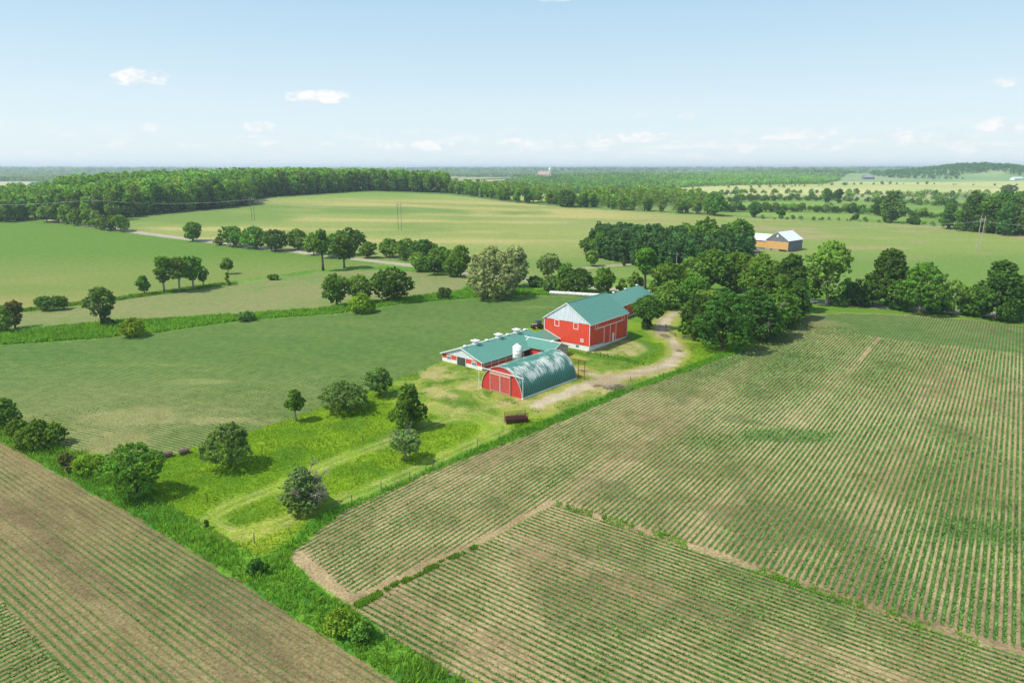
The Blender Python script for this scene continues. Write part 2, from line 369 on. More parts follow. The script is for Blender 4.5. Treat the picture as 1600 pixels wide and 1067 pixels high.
def build_ground():
    R = [24.0]
    while R[-1] < 12400: R.append(R[-1] * (1.0036 if 50 < R[-1] < 250 else 1.0078 if R[-1] < 3000 else 1.02))
    R = np.array(R)
    th = np.concatenate([np.linspace(-80, -43, 26)[:-1], np.arange(-43, 43, .105), np.linspace(43, 80, 26)]); th = np.radians(th)
    RR, TT = np.meshgrid(R, th, indexing='ij'); X = (RR * np.sin(TT)).ravel(); Y = (RR * np.cos(TT)).ravel(); RR = RR.ravel()
    Z = hgt(X, Y)
    # ragged outlines: look the zones up at slightly wandering places
    wob = .9 * np.clip(RR / 130, .5, 4)
    XJ = X + wob * (fbm(X, Y, 2.2, 3, 11) - .5) * 1.6; YJ = Y + wob * (fbm(X, Y, 2.2, 3, 12) - .5) * 1.6
    cat = np.zeros(X.shape, int); names = ['ground', 'hay', 'F2', 'F3', 'F4', 'meadow', 'ditch', 'R', 'R2', 'L', 'L2', 'pasture', 'yellow', 'green2', 'pale', 'clear1', 'driveway', 'gravel_road', 'mown_track']
    for k in ('pale', 'green2', 'yellow', 'pasture', 'clear1', 'hay', 'F2', 'F3', 'F4', 'meadow', 'L', 'L2', 'R2', 'R', 'ditch'):
        m = inside(ZW[k], XJ, YJ); cat[m] = names.index(k)
    # colours -------------------------------------------------------------
    col = np.zeros((len(X), 3)); n1 = fbm(X, Y, 26, 5, 1); n2 = fbm(X, Y, 5, 4, 2); n3 = fbm(X, Y, 90, 4, 3); n4 = fbm(X, Y, 1.3, 3, 4)
    u, v = uv(X, Y)
    def mixc(a, b, t): t = np.clip(t + 0 * X, 0, 1)[:, None]; return a * (1 - t) + b * t
    def setc(m, c): col[m] = c[m] if len(c) > 1 else c
    far = mixc(LIN(120, 150, 85), LIN(160, 185, 105), sst(.35, .65, fbm(X, Y, 420, 4, 21)))
    pat = fbm(np.round(u / 260 + .4 * fbm(X, Y, 300, 2, 31)) * 37.0, np.round(v / 170) * 53.0, 10, 1, 5)
    far = mixc(far, LIN(205, 205, 150), sst(.62, .7, pat) * sst(900, 1500, RR))
    far = mixc(far, LIN(70, 110, 60), sst(.5, .4, pat) * sst(1300, 2000, RR))
    near = mixc(LIN(105, 160, 55), LIN(150, 185, 85), sst(.35, .7, n1)); near = mixc(near, LIN(80, 135, 45), .6 * sst(.5, .75, n2))
    setc(np.ones(len(X), bool), mixc(near, far, sst(380, 620, RR)))
    along = fbm(X * .25, Y * 1.6, 40, 4, 22)
    hay = mixc(LIN(168, 182, 104), LIN(204, 198, 126), sst(.42, .72, along)); hay = mixc(hay, LIN(138, 168, 86), sst(.48, .68, fbm(X, Y * 1.5, 95, 4, 23)))
    # greener near the plantation and on the far rim, greener still to the right
    hay = mixc(hay, LIN(150, 176, 90), .75 * sst(60, 170, X)); hay = mixc(hay, LIN(190, 176, 130), .75 * sst(.54, .7, fbm(X, Y * 1.8, 45, 4, 24)) * sst(60, 170, X))
    hay = mixc(hay, LIN(128, 164, 80), .8 * sst(400, 330, Y)); hay = mixc(hay, LIN(150, 185, 95), .7 * sst(640, 730, RR) * sst(50, -80, X))
    setc(cat == 1, hay)
    f2 = mixc(LIN(126, 160, 74), LIN(180, 174, 108), sst(.3, .6, fbm(X * .4, Y, 60, 4, 25)) * sst(330, 250, Y) * sst(-30, -80, X) + .25); f2 = mixc(f2, LIN(118, 158, 66), sst(300, 370, Y))
    setc(cat == 2, f2)
    setc(cat == 3, mixc(LIN(158, 164, 106), LIN(136, 162, 88), sst(.35, .7, n1 * .6 + n2 * .4)))
    soil = mixc(LIN(198, 176, 134), LIN(174, 152, 114), sst(.3, .7, n2)); soil = mixc(soil, LIN(208, 190, 146), .7 * sst(.55, .75, n1)); soil = mixc(soil, LIN(120, 108, 80), .5 * sst(.6, .75, fbm(X, Y, 9, 4, 33)))
    for k in (4, 7, 8, 10): setc(cat == k, soil)
    setc(cat == 9, mixc(soil, mixc(LIN(150, 138, 94), LIN(122, 110, 76), sst(.45, .7, fbm(v * .8, u * 6, 16, 4, 51))), .75))
    setc(cat == 4, mixc(soil, LIN(134, 158, 84), .6 + .4 * sst(110, 170, Y)))
    # meadow
    lime = mixc(LIN(146, 182, 42), LIN(112, 158, 38), sst(.35, .7, n2)); lime = mixc(lime, LIN(172, 190, 62), .8 * sst(.55, .75, n1)); lime = mixc(lime, LIN(84, 138, 42), .7 * sst(.56, .72, fbm(X, Y, 7, 4, 41)))
    yard_c = ground_at(860, 600)[:2]; dy = np.hypot((X - yard_c[0]) / 34, (Y - yard_c[1]) / 22)
    yard = mixc(LIN(168, 178, 84), LIN(128, 160, 58), sst(.3, .6, n2)); yard = mixc(yard, LIN(204, 190, 128), .85 * sst(.50, .62, fbm(X, Y, 6, 5, 42))); yard = mixc(yard, LIN(92, 136, 50), .7 * sst(.54, .64, fbm(X, Y, 4.2, 5, 52)))
    lime = mixc(lime, yard, sst(1.25, .7, dy + .5 * (n1 - .5)))
    lime = mixc(lime, LIN(112, 158, 60), .8 * sst(185, 215, Y))
    cut_c = ground_at(960, 543)[:2]; dc = np.hypot((X - cut_c[0]) / 7.5, (Y - cut_c[1]) / 8)
    lime = mixc(lime, LIN(96, 142, 52), .8 * sst(1.75, 1.45, dc) * sst(1.0, 1.2, dc)); lime = mixc(lime, mixc(LIN(196, 188, 128), LIN(150, 168, 78), sst(.35, .65, n4)), sst(1.25, .95, dc + .4 * (n2 - .5)))
    rub_c = ground_at(965, 606)[:2]; dc = np.hypot((X - rub_c[0]) / 8, (Y - rub_c[1]) / 3.2)
    lime = mixc(lime, LIN(205, 190, 128), .8 * sst(1.5, .6, dc + .5 * (n2 - .5)))
    setc(cat == 5, lime)
    ditch = mixc(LIN(84, 148, 50), LIN(124, 176, 60), sst(.4, .7, n2)); ditch = mixc(ditch, LIN(62, 122, 50), .7 * sst(.5, .7, fbm(X, Y, 4, 4, 43)))
    setc(cat == 6, ditch)
    edge_d = dist_line(poly_w(R_EDGE[:11]), X, Y); m = (cat == 5); w = sst(3.6, 2.0, edge_d + 1.2 * (n2 - .5)) * m; col[:] = mixc(col, ditch, w)
    setc(cat == 11, mixc(LIN(152, 184, 92), LIN(130, 168, 78), sst(.3, .7, n3)))
    setc(cat == 12, mixc(LIN(226, 228, 150), LIN(205, 215, 135), sst(.35, .7, fbm(X, Y, 200, 4, 26))))
    setc(cat == 13, mixc(LIN(150, 188, 120), LIN(185, 205, 140), sst(.4, .7, fbm(X, Y, 300, 3, 27))))
    setc(cat == 14, LIN(222, 215, 178)); setc(cat == 15, LIN(190, 205, 110))
    # tracks, driveway, road
    mt = np.zeros(len(X)); near_m = (RR < 260)
    xs, ys = X[near_m], Y[near_m]
    for T, wd in zip(TRACKS, (2.0, 1.9, 1.2, 1.5, 1.2)):
        d = dist_line(T, xs, ys); rut = np.abs(d - .75)
        a = sst(wd + .8, wd - .7, d + 1.6 * (fbm(xs, ys, 1.6, 3, 44) - .5)); b = sst(.45, .1, rut + .3 * (fbm(xs, ys, 3, 2, 45) - .5))
        sw = .5 + .5 * np.cos(2 * pi * (d + .35 * fbm(xs, ys, 4, 2, 48)) / .62); pt = sst(.30, .62, fbm(xs, ys, 3.2, 3, 49))
        mt[near_m] = np.maximum(mt[near_m], a * (.15 + .50 * b + .45 * sw * pt))
    mown = mixc(LIN(168, 186, 84), LIN(198, 196, 116), sst(.35, .7, n4)); w = mt * ((cat == 5) | (cat == 6)); col[:] = mixc(col, mown, w * .85)
    cat[(mt > .3) & (cat == 5)] = 18
    dd = np.full(len(X), 99.0)
    for D, wd in zip(DRIVE, (0, 1.0)): dd[near_m] = np.minimum(dd[near_m], dist_line(D, xs, ys) + wd)
    spr = 2.6 * (fbm(X, Y, 1.8, 5, 46) - .5) + 1.6 * (fbm(X, Y, 9, 2, 47) - .5)
    wide = .9 * np.exp(-np.hypot(X - ground_at(935, 598)[0], Y - ground_at(935, 598)[1]) / 5)
    w = sst(2.3, 1.1, dd + spr - wide) * (cat != 7)
    grav = mixc(LIN(218, 204, 172), LIN(192, 174, 138), sst(.35, .7, n2)); grav = mixc(grav, LIN(222, 212, 190), .6 * sst(1.1, .2, np.abs(dd + .3 * spr)) * sst(.35, .6, n1))
    for (px, py, a, b) in ((1037, 536, 1.3, 3.4), (1040, 525, 1.6, 3), (908, 580, 3, 1.3), (935, 603, 1.4, 1.2), (1062, 548, 1, 1.5)):
        gx, gy = ground_at(px, py)[:2]; grav = mixc(grav, LIN(112, 98, 76), .8 * sst(1.5, .5, np.hypot((X - gx) / a, (Y - gy) / b) + .5 * (n4 - .5)))
    col[:] = mixc(col, mixc(LIN(196, 188, 110), LIN(180, 180, 96), n2), .7 * sst(5.5, 2.2, dd + spr) * (cat == 5)); col[:] = mixc(col, grav, w); cat[(w > .5)] = 16
    dr = dist_line(ROAD, X, Y); w = sst(4.2, 2.4, dr + .8 * (n2 - .5)); col[:] = mixc(col, LIN(205, 196, 176), w); cat[w > .5] = 17
    dr = dist_line(SIDE, X, Y); w = sst(3.0, 1.4, dr); col[:] = mixc(col, LIN(200, 190, 160), w); cat[w > .5] = 17
    # bare headland where the drills turn
    # faces ---------------------------------------------------------------
    nt_ = len(th); nr = len(R)
    i = np.arange(nr - 1)[:, None] * nt_ + np.arange(nt_ - 1)[None]; i = i.ravel(); F = np.stack([i, i + 1, i + nt_ + 1, i + nt_], 1)[:, ::-1]
    fc = cat[F[:, 0]]
    label = ['ground', 'hay_field', 'crop_field', 'field', 'crop_field', 'meadow', 'grass_verge', 'crop_field', 'crop_field', 'crop_field', 'crop_field', 'pasture', 'field', 'field', 'field', 'field', 'driveway', 'gravel_road', 'path']
    for c in range(len(names)):
        f = F[fc == c]
        if not len(f): continue
        idx, inv = np.unique(f, return_inverse=True); f2_ = inv.reshape(f.shape)
        x, y = X[idx], Y[idx]; nm = names[c]; uu, vv = uv(x, y)
        rc = vv.copy(); cg = np.zeros(len(x)); ra = np.zeros(len(x))
        if nm in ('R', 'R2', 'L', 'L2', 'F4'):
            ra[:] = {'R2': .7, 'L': .62}.get(nm, 1.0); cg = crop_cover(nm, x, y)
            if nm in ('R2', 'L'): rc = uu
            if nm == 'F4': rc = f4_coord(x, y)
            if nm == 'R':
                h = headland(x, y); cg = np.where(h, .72 + .2 * (fbm(x, y, 20, 3, 9) - .5), cg); ra = np.where(h, .35, ra)
                e = dist_line(poly_w([(453, 869), (545, 945), (745, 853), (865, 788), (1137, 875), (1353, 951), (1598, 1025)]), x, y); cg = cg * sst(.9, 1.8, e + .8 * (fbm(x, y, 2, 2, 9) - .5))
                e = dist_line(poly_w([(453, 869), (530, 940)]), x, y); cg = cg * sst(1.0, 2.6, e + 1.5 * (fbm(x, y, 3, 2, 9) - .5))
        elif nm in ('F2', 'F3', 'hay'):
            rc = (x * .25 + y) / 4.0 if nm != 'hay' else (x * .1 + y) / 5.0
        me = np_mesh(label[c], np.stack([x, y, Z[idx]], 1), f2_, M_ground, attrs={'col': col[idx], 'rc': rc, 'cg': cg, 'ra': ra})
        o = link(label[c], me); tag(o, kind='structure')
def f4_coord(x, y):
    u, v = uv(x, y); return u + 5.0 * np.sin((v + 20) / 38.0) + 2.4 * np.sin((u + v) / 27.0)

def ground_material():
    m, t, out = new_mat('field ground'); b = t.node('ShaderNodeBsdfPrincipled'); p = t.pos()
    c = t.attr('col'); rc = t.attr('rc', 'Fac'); cg = t.attr('cg', 'Fac'); ra = t.attr('ra', 'Fac')
    fine = t.noise(p, 2.6, 3, .65); mid = t.noise(p, .45, 4, .6); speck = t.noise(p, 4.5, 4, .8)
    wob = t.math('MULTIPLY', t.math('SUBTRACT', t.noise(p, .8, 2), .5), .16)
    ph = t.math('MULTIPLY', t.math('ADD', rc, wob), 2 * pi / ROW)
    st = t.math('ADD', t.math('MULTIPLY', t.math('COSINE', ph), .5), .5)
    st = t.math('ADD', t.math('MULTIPLY', t.math('SUBTRACT', st, .5), ra), .5)
    st = t.math('ADD', st, t.math('MULTIPLY', t.math('SUBTRACT', fine, .5), 1.1))
    th = t.math('SUBTRACT', 1.0, cg)
    w = t.ramp(t.math('SUBTRACT', st, th), -.18, .30)
    w = t.math('MULTIPLY', w, t.ramp(cg, .02, .2))
    crop = t.mix(t.ramp(mid, .35, .65), A(80, 126, 56), A(102, 142, 70))
    # sandy crust with darker damp clods and pale stubble flecks
    c1 = t.rgb_to_v(c, t.ramp(t.math('ADD', t.math('MULTIPLY', fine, .65), t.math('MULTIPLY', speck, .35)), .32, .68, .60, 1.40))
    c1 = t.rgb_to_v(c1, t.ramp(mid, .3, .7, .90, 1.10))
    cc = t.mix(w, c1, t.rgb_to_v(crop, t.ramp(speck, .3, .7, .72, 1.28)))
    t.put(b.inputs['Base Color'], cc); b.inputs['Roughness'].default_value = .95; b.inputs['Specular IOR Level'].default_value = .05
    bn = t.node('ShaderNodeBump'); bn.inputs['Strength'].default_value = .5; bn.inputs['Distance'].default_value = .12
    t.put(bn.inputs['Height'], t.math('ADD', fine, t.math('MULTIPLY', w, .6))); t.l.new(bn.outputs[0], b.inputs['Normal'])
    t.l.new(b.outputs[0], out.inputs['Surface']); return m
M_ground = ground_material()
build_ground()

# ------------------------------------------------------------------ leaves, bark and their meshes
def leaf_material(name, rgb, trans=.42, var=.22):
    m, t, out = new_mat(name); tint = t.attr('tint'); oi = t.node('ShaderNodeObjectInfo').outputs['Random']
    v = t.obj(); n = t.noise(v, .35, 3, .6)
    c = t.mix(1.0, tint, rgb, 'MULTIPLY')
    h = t.node('ShaderNodeHueSaturation'); t.put(h.inputs['Hue'], t.ramp(oi, 0, 1, .488, .512)); h.inputs['Saturation'].default_value = 1.0
    t.put(h.inputs['Value'], t.math('MULTIPLY', t.ramp(oi, 0, 1, 1 - var * .5, 1 + var * .5), t.ramp(n, .3, .7, 1 - var, 1 + var))); t.put(h.inputs['Color'], c)
    d = t.node('ShaderNodeBsdfDiffuse'); tr = t.node('ShaderNodeBsdfTranslucent'); mx = t.node('ShaderNodeMixShader'); mx.inputs[0].default_value = trans
    t.put(d.inputs[0], h.outputs[0]); t.put(tr.inputs[0], t.mix(1.0, h.outputs[0], (1.25, 1.2, .55), 'MULTIPLY'))
    t.l.new(d.outputs[0], mx.inputs[1]); t.l.new(tr.outputs[0], mx.inputs[2]); t.l.new(mx.outputs[0], out.inputs[0]); return m
def LM(name, r, g, b, **k): return leaf_material(name, A(r, g, b, 1.25), **k)
LEAF = {
 'mid': LM('leaf mid green', 122, 164, 66), 'dark': LM('leaf dark green', 100, 142, 62), 'light': LM('leaf light green', 146, 180, 80), 'lime': LM('leaf lime', 150, 188, 62),
 'apple': LM('leaf apple grey green', 128, 164, 88), 'silver': LM('leaf silver', 148, 176, 104), 'willow': LM('leaf willow', 186, 202, 144), 'olive': LM('leaf olive', 150, 182, 60),
 'spruce': LM('needle spruce', 92, 134, 72, trans=.2), 'forest': LM('leaf forest', 142, 184, 80, var=.34), 'grass': LM('grass blade', 134, 178, 66, var=.15), 'crop': LM('crop leaf', 126, 168, 92, trans=.3, var=.12), 'brown': LM('leaf brown tip', 138, 146, 84),
}
M_bark = paint('bark', A(128, 116, 96), .9, .35, 3, bump=.4); M_bark_pale = paint('pale bark', A(190, 182, 162), .9, .2, 3); M_dead = paint('dead wood', A(176, 170, 156), .9, .2, 4)
M_wood = paint('weathered timber', A(140, 132, 118), .9, .3, 4, bump=.3)

def leaf_cards(C, N, size, rs, tint, aspect=.62):
    """one bent diamond leaf clump per centre"""
    n = len(C); N = N / (np.linalg.norm(N, axis=1, keepdims=True) + 1e-9)
    T = rs.normal(size=(n, 3)); T -= N * (T * N).sum(1, keepdims=True); T /= (np.linalg.norm(T, axis=1, keepdims=True) + 1e-9); B = np.cross(N, T)
    s = size[:, None] if hasattr(size, '__len__') else size
    P = np.stack([C + T * s * .5, C + B * s * .5 * aspect + N * s * .08, C - T * s * .5, C - B * s * .5 * aspect + N * s * .08], 1).reshape(-1, 3)
    F = np.arange(4 * n).reshape(n, 4); return P, F, np.repeat(tint, 4, 0)

def crown_pts(rs, W, H, z0, kind, nl, n, leaf):
    """leaf clump centres on the outside of many overlapping bough masses; W width, H height, z0 underside"""
    cs, rr = [], []
    tries = 0
    while len(cs) < nl and tries < 4000:
        tries += 1
        a = rs.rand() * 2 * pi; h = rs.rand(); 
        if kind == 'round': prof = math.sqrt(max(0, 1 - (2 * h - 1) ** 2)) ** .8
        elif kind == 'dome': prof = (1 - h ** 2.4) ** .6 * (.82 + .18 * min(1, h * 4))
        elif kind == 'spire': prof = (1 - h) ** .75 * (.75 + .25 * min(1, h * 5)) + .05
        elif kind == 'egg': prof = math.sin(pi * (h * .86 + .1)) ** .75 * (1.05 - .25 * h)
        elif kind == 'vase': prof = .45 + .55 * math.sin(pi * min(1, h * .62 + .12)) * h ** .3
        elif kind == 'hedge': prof = (1 - h ** 4) ** .5
        else: prof = 1
        rl = W * (.17 + .10 * rs.rand()) * (.8 if kind == 'spire' else 1) 
        if nl > 26: rl *= .82
        rad = max(0, prof * W / 2 - rl * .75) * (rs.rand() ** .35)
        c = np.array([rad * cos(a), rad * sin(a), z0 + rl * .7 + h * (H - z0 - rl * 1.5)])
        cs.append(c); rr.append(rl)
    cs = np.array(cs); rr = np.array(rr); L = len(cs)
    w = rr ** 2; k = rs.choice(L, size=int(n * 1.6), p=w / w.sum())
    d = rs.normal(size=(len(k), 3)); d[:, 2] += .35; d /= np.linalg.norm(d, axis=1, keepdims=True)
    bump = .80 + .28 * rs.rand(len(k)) ** .6
    flat = np.array([1, 1, .78])
    C = cs[k] + d * flat * (rr[k] * bump)[:, None]
    # leaves gather in sprays: pull each towards the nearest of many spray centres that stick out unevenly
    ns = max(8, min(34, int(10 + n / max(L, 1) / 9))); SD = rs.normal(size=(L, ns, 3)); SD[..., 2] += .3; SD /= np.linalg.norm(SD, axis=2, keepdims=True)
    dots = np.einsum('ij,ikj->ik', d, SD[k]); j = dots.argmax(1); sp = SD[k, j]; out_ = (.82 + .42 * rs.rand(L, ns))[k, j]; stint = (.66 + .62 * rs.rand(L, ns))[k, j]
    near_ = np.clip(1 - np.arccos(np.clip(dots[np.arange(len(k)), j], -1, 1)) / .55, 0, 1)
    d2 = sp * .55 + d * .45; d2 /= np.linalg.norm(d2, axis=1, keepdims=True)
    C = cs[k] + d2 * flat * (rr[k] * bump * (.80 + (out_ - .80) * near_ ** .7))[:, None]; d = d * .55 + (d - sp) * 1.1 + np.array([0, 0, .25]); d /= np.linalg.norm(d, axis=1, keepdims=True) + 1e-9
    keep = np.ones(len(C), bool)
    for j in range(L):
        q = (np.linalg.norm((C - cs[j]) / flat, axis=1) < rr[j] * .70) & (k != j); keep &= ~(q & (rs.rand(len(C)) < .85))
    keep &= C[:, 2] > .15 * max(z0, .5) * .5
    C = C[keep][:n]; d = d[keep][:n]; k = k[keep][:n]; stint = stint[keep][:n]
    lob = .82 + .36 * rs.rand(L); tint = np.stack([lob[k] * (.94 + .12 * rs.rand(len(k))), lob[k], lob[k] * (.9 + .2 * rs.rand(len(k)))], 1) * (.80 + .40 * rs.rand(len(k)) * 1.0)[:, None] * stint[:, None]
    return C, d, tint, cs, rr

def make_crown(name, mat, W, H, z0, kind='dome', nl=22, n=6000, leaf=.4, seed=1, rnd=.75, sparse=None, lean=(0, 0), parent=None):
    rs = np.random.RandomState(seed)
    C, d, tint, cs, rr = crown_pts(rs, W, H, z0, kind, nl, n, leaf)
    if sparse is not None:
        k = fbm(C[:, 0] + 50, C[:, 1] + C[:, 2] * 1.7 + 90, W * .22, 2, seed) > sparse; C, d, tint = C[k], d[k], tint[k]
    C = C + np.stack([lean[0] * C[:, 2], lean[1] * C[:, 2], 0 * C[:, 2]], 1)
    N = d + rs.normal(size=d.shape) * rnd
    s = leaf * (.6 + .8 * rs.rand(len(C)))
    P, F, T = leaf_cards(C, N, s, rs, tint)
    me = np_mesh(name, P, F, mat, attrs={'tint': T}); return me, cs, rr

def make_trunk(name, z0, H, W, r, seed, cs=None, parent=None, mat=None, lean=(0, 0), nlimb=6, dead=0):
    rs = np.random.RandomState(seed + 99); mb = MB(); top = z0 + (H - z0) * .55
    mid = (rs.normal() * r * .5, rs.normal() * r * .5)
    pts = [(0, 0, -.3), (mid[0] * .5, mid[1] * .5, z0 * .5), (mid[0] + lean[0] * z0, mid[1] + lean[1] * z0, z0), (mid[0] * 1.5 + lean[0] * top, mid[1] * 1.5 + lean[1] * top, top)]
    mb.tube(pts, [r * 1.35, r, r * .85, r * .25], 9)
    if cs is not None and len(cs):
        for j in rs.permutation(len(cs))[:nlimb]:
            c = cs[j] * np.array([.9, .9, 1]); zb = z0 * .8 + (min(c[2], top) - z0 * .8) * rs.rand() * .6
            b = (mid[0] + lean[0] * zb, mid[1] + lean[1] * zb, zb); m = ((b[0] + c[0]) / 2 + rs.normal() * .1, (b[1] + c[1]) / 2, (b[2] + c[2]) / 2 + .1 * abs(c[2] - b[2]))
            mb.tube([b, m, tuple(c + np.array([lean[0] * c[2], lean[1] * c[2], 0]))], [r * .5, r * .3, r * .1], 6)
    return mb.build(name, mat or M_bark, parent, smooth=True)

def dead_branches(name, parent, W, H, z0, n, seed, spread=1.0, side=(0, 0), mat=None, up=1.0):
    """bare grey boughs that stick out of a crown, each forked into twigs"""
    rs = np.random.RandomState(seed); mb = MB()
    for i in range(n):
        a = rs.rand() * 2 * pi; d = np.array([cos(a) * .7 + side[0], sin(a) * .7 + side[1], .35 + rs.rand() * up]); d /= np.linalg.norm(d)
        p0 = np.array([0, 0, z0 + rs.rand() * (H - z0) * .3]); Ln = (.45 + .25 * rs.rand()) * math.hypot(W, H) * .9 * spread; p1 = p0 + d * Ln * .55 + rs.normal(size=3) * .12; p2 = p0 + d * Ln + rs.normal(size=3) * .3
        r = .035 + .012 * W; r *= 1.15
        mb.tube([p0, p1, p2], [r, r * .65, r * .25], 5, False)
        for q in range(9):
            t = .35 + .65 * rs.rand(); s0 = (p1 + (p2 - p1) * (t - .5) * 2) if t > .5 else p0 + (p1 - p0) * t * 2
            e = d + rs.normal(size=3) * .75; e /= np.linalg.norm(e); m1 = s0 + e * Ln * .13; e2 = e + rs.normal(size=3) * .5
            mb.tube([s0, m1, m1 + e2 * Ln * .10], [r * .38, r * .25, r * .12], 4, False)
            for z in range(3):
                e3 = e + rs.normal(size=3) * .9; e3 /= np.linalg.norm(e3); mb.tube([m1, m1 + e3 * Ln * .10], [r * .18, r * .09], 3, False)
    return mb.build(name, mat or M_dead, parent)
def tufts(name, X, Y, hgt_, wid, rs, mat, tint, blades=3, spread=.12, z=None, lean=.35):
    """grass or crop tufts: each a few curved blades made of two triangles"""
    n = len(X); Z = hgt(X, Y) if z is None else z
    a = rs.rand(n, blades) * 2 * pi; off = spread * rs.rand(n, blades); l = lean * (.4 + rs.rand(n, blades)); hh = hgt_[:, None] * (.7 + .6 * rs.rand(n, blades)); ww = wid[:, None] * (.7 + .6 * rs.rand(n, blades))
    bx = X[:, None] + off * np.cos(a); by = Y[:, None] + off * np.sin(a); bz = Z[:, None] + np.zeros_like(a)
    ta = a + 1.57 + rs.normal(size=a.shape) * .6; dx, dy = np.cos(ta) * ww / 2, np.sin(ta) * ww / 2; ox, oy = np.cos(a) * l * hh, np.sin(a) * l * hh
    P = np.stack([np.stack([bx - dx, by - dy, bz - .02], -1), np.stack([bx + dx, by + dy, bz - .02], -1), np.stack([bx + dx * .8 + ox * .4, by + dy * .8 + oy * .4, bz + hh * .62], -1), np.stack([bx + ox, by + oy, bz + hh], -1), np.stack([bx - dx * .8 + ox * .4, by - dy * .8 + oy * .4, bz + hh * .62], -1)], 2).reshape(-1, 3)
    m = n * blades; F = np.arange(5 * m).reshape(m, 5); T = np.repeat(tint, blades * 5, 0)
    me = np_mesh(name, P, F, mat, attrs={'tint': T}); return link(name, me)

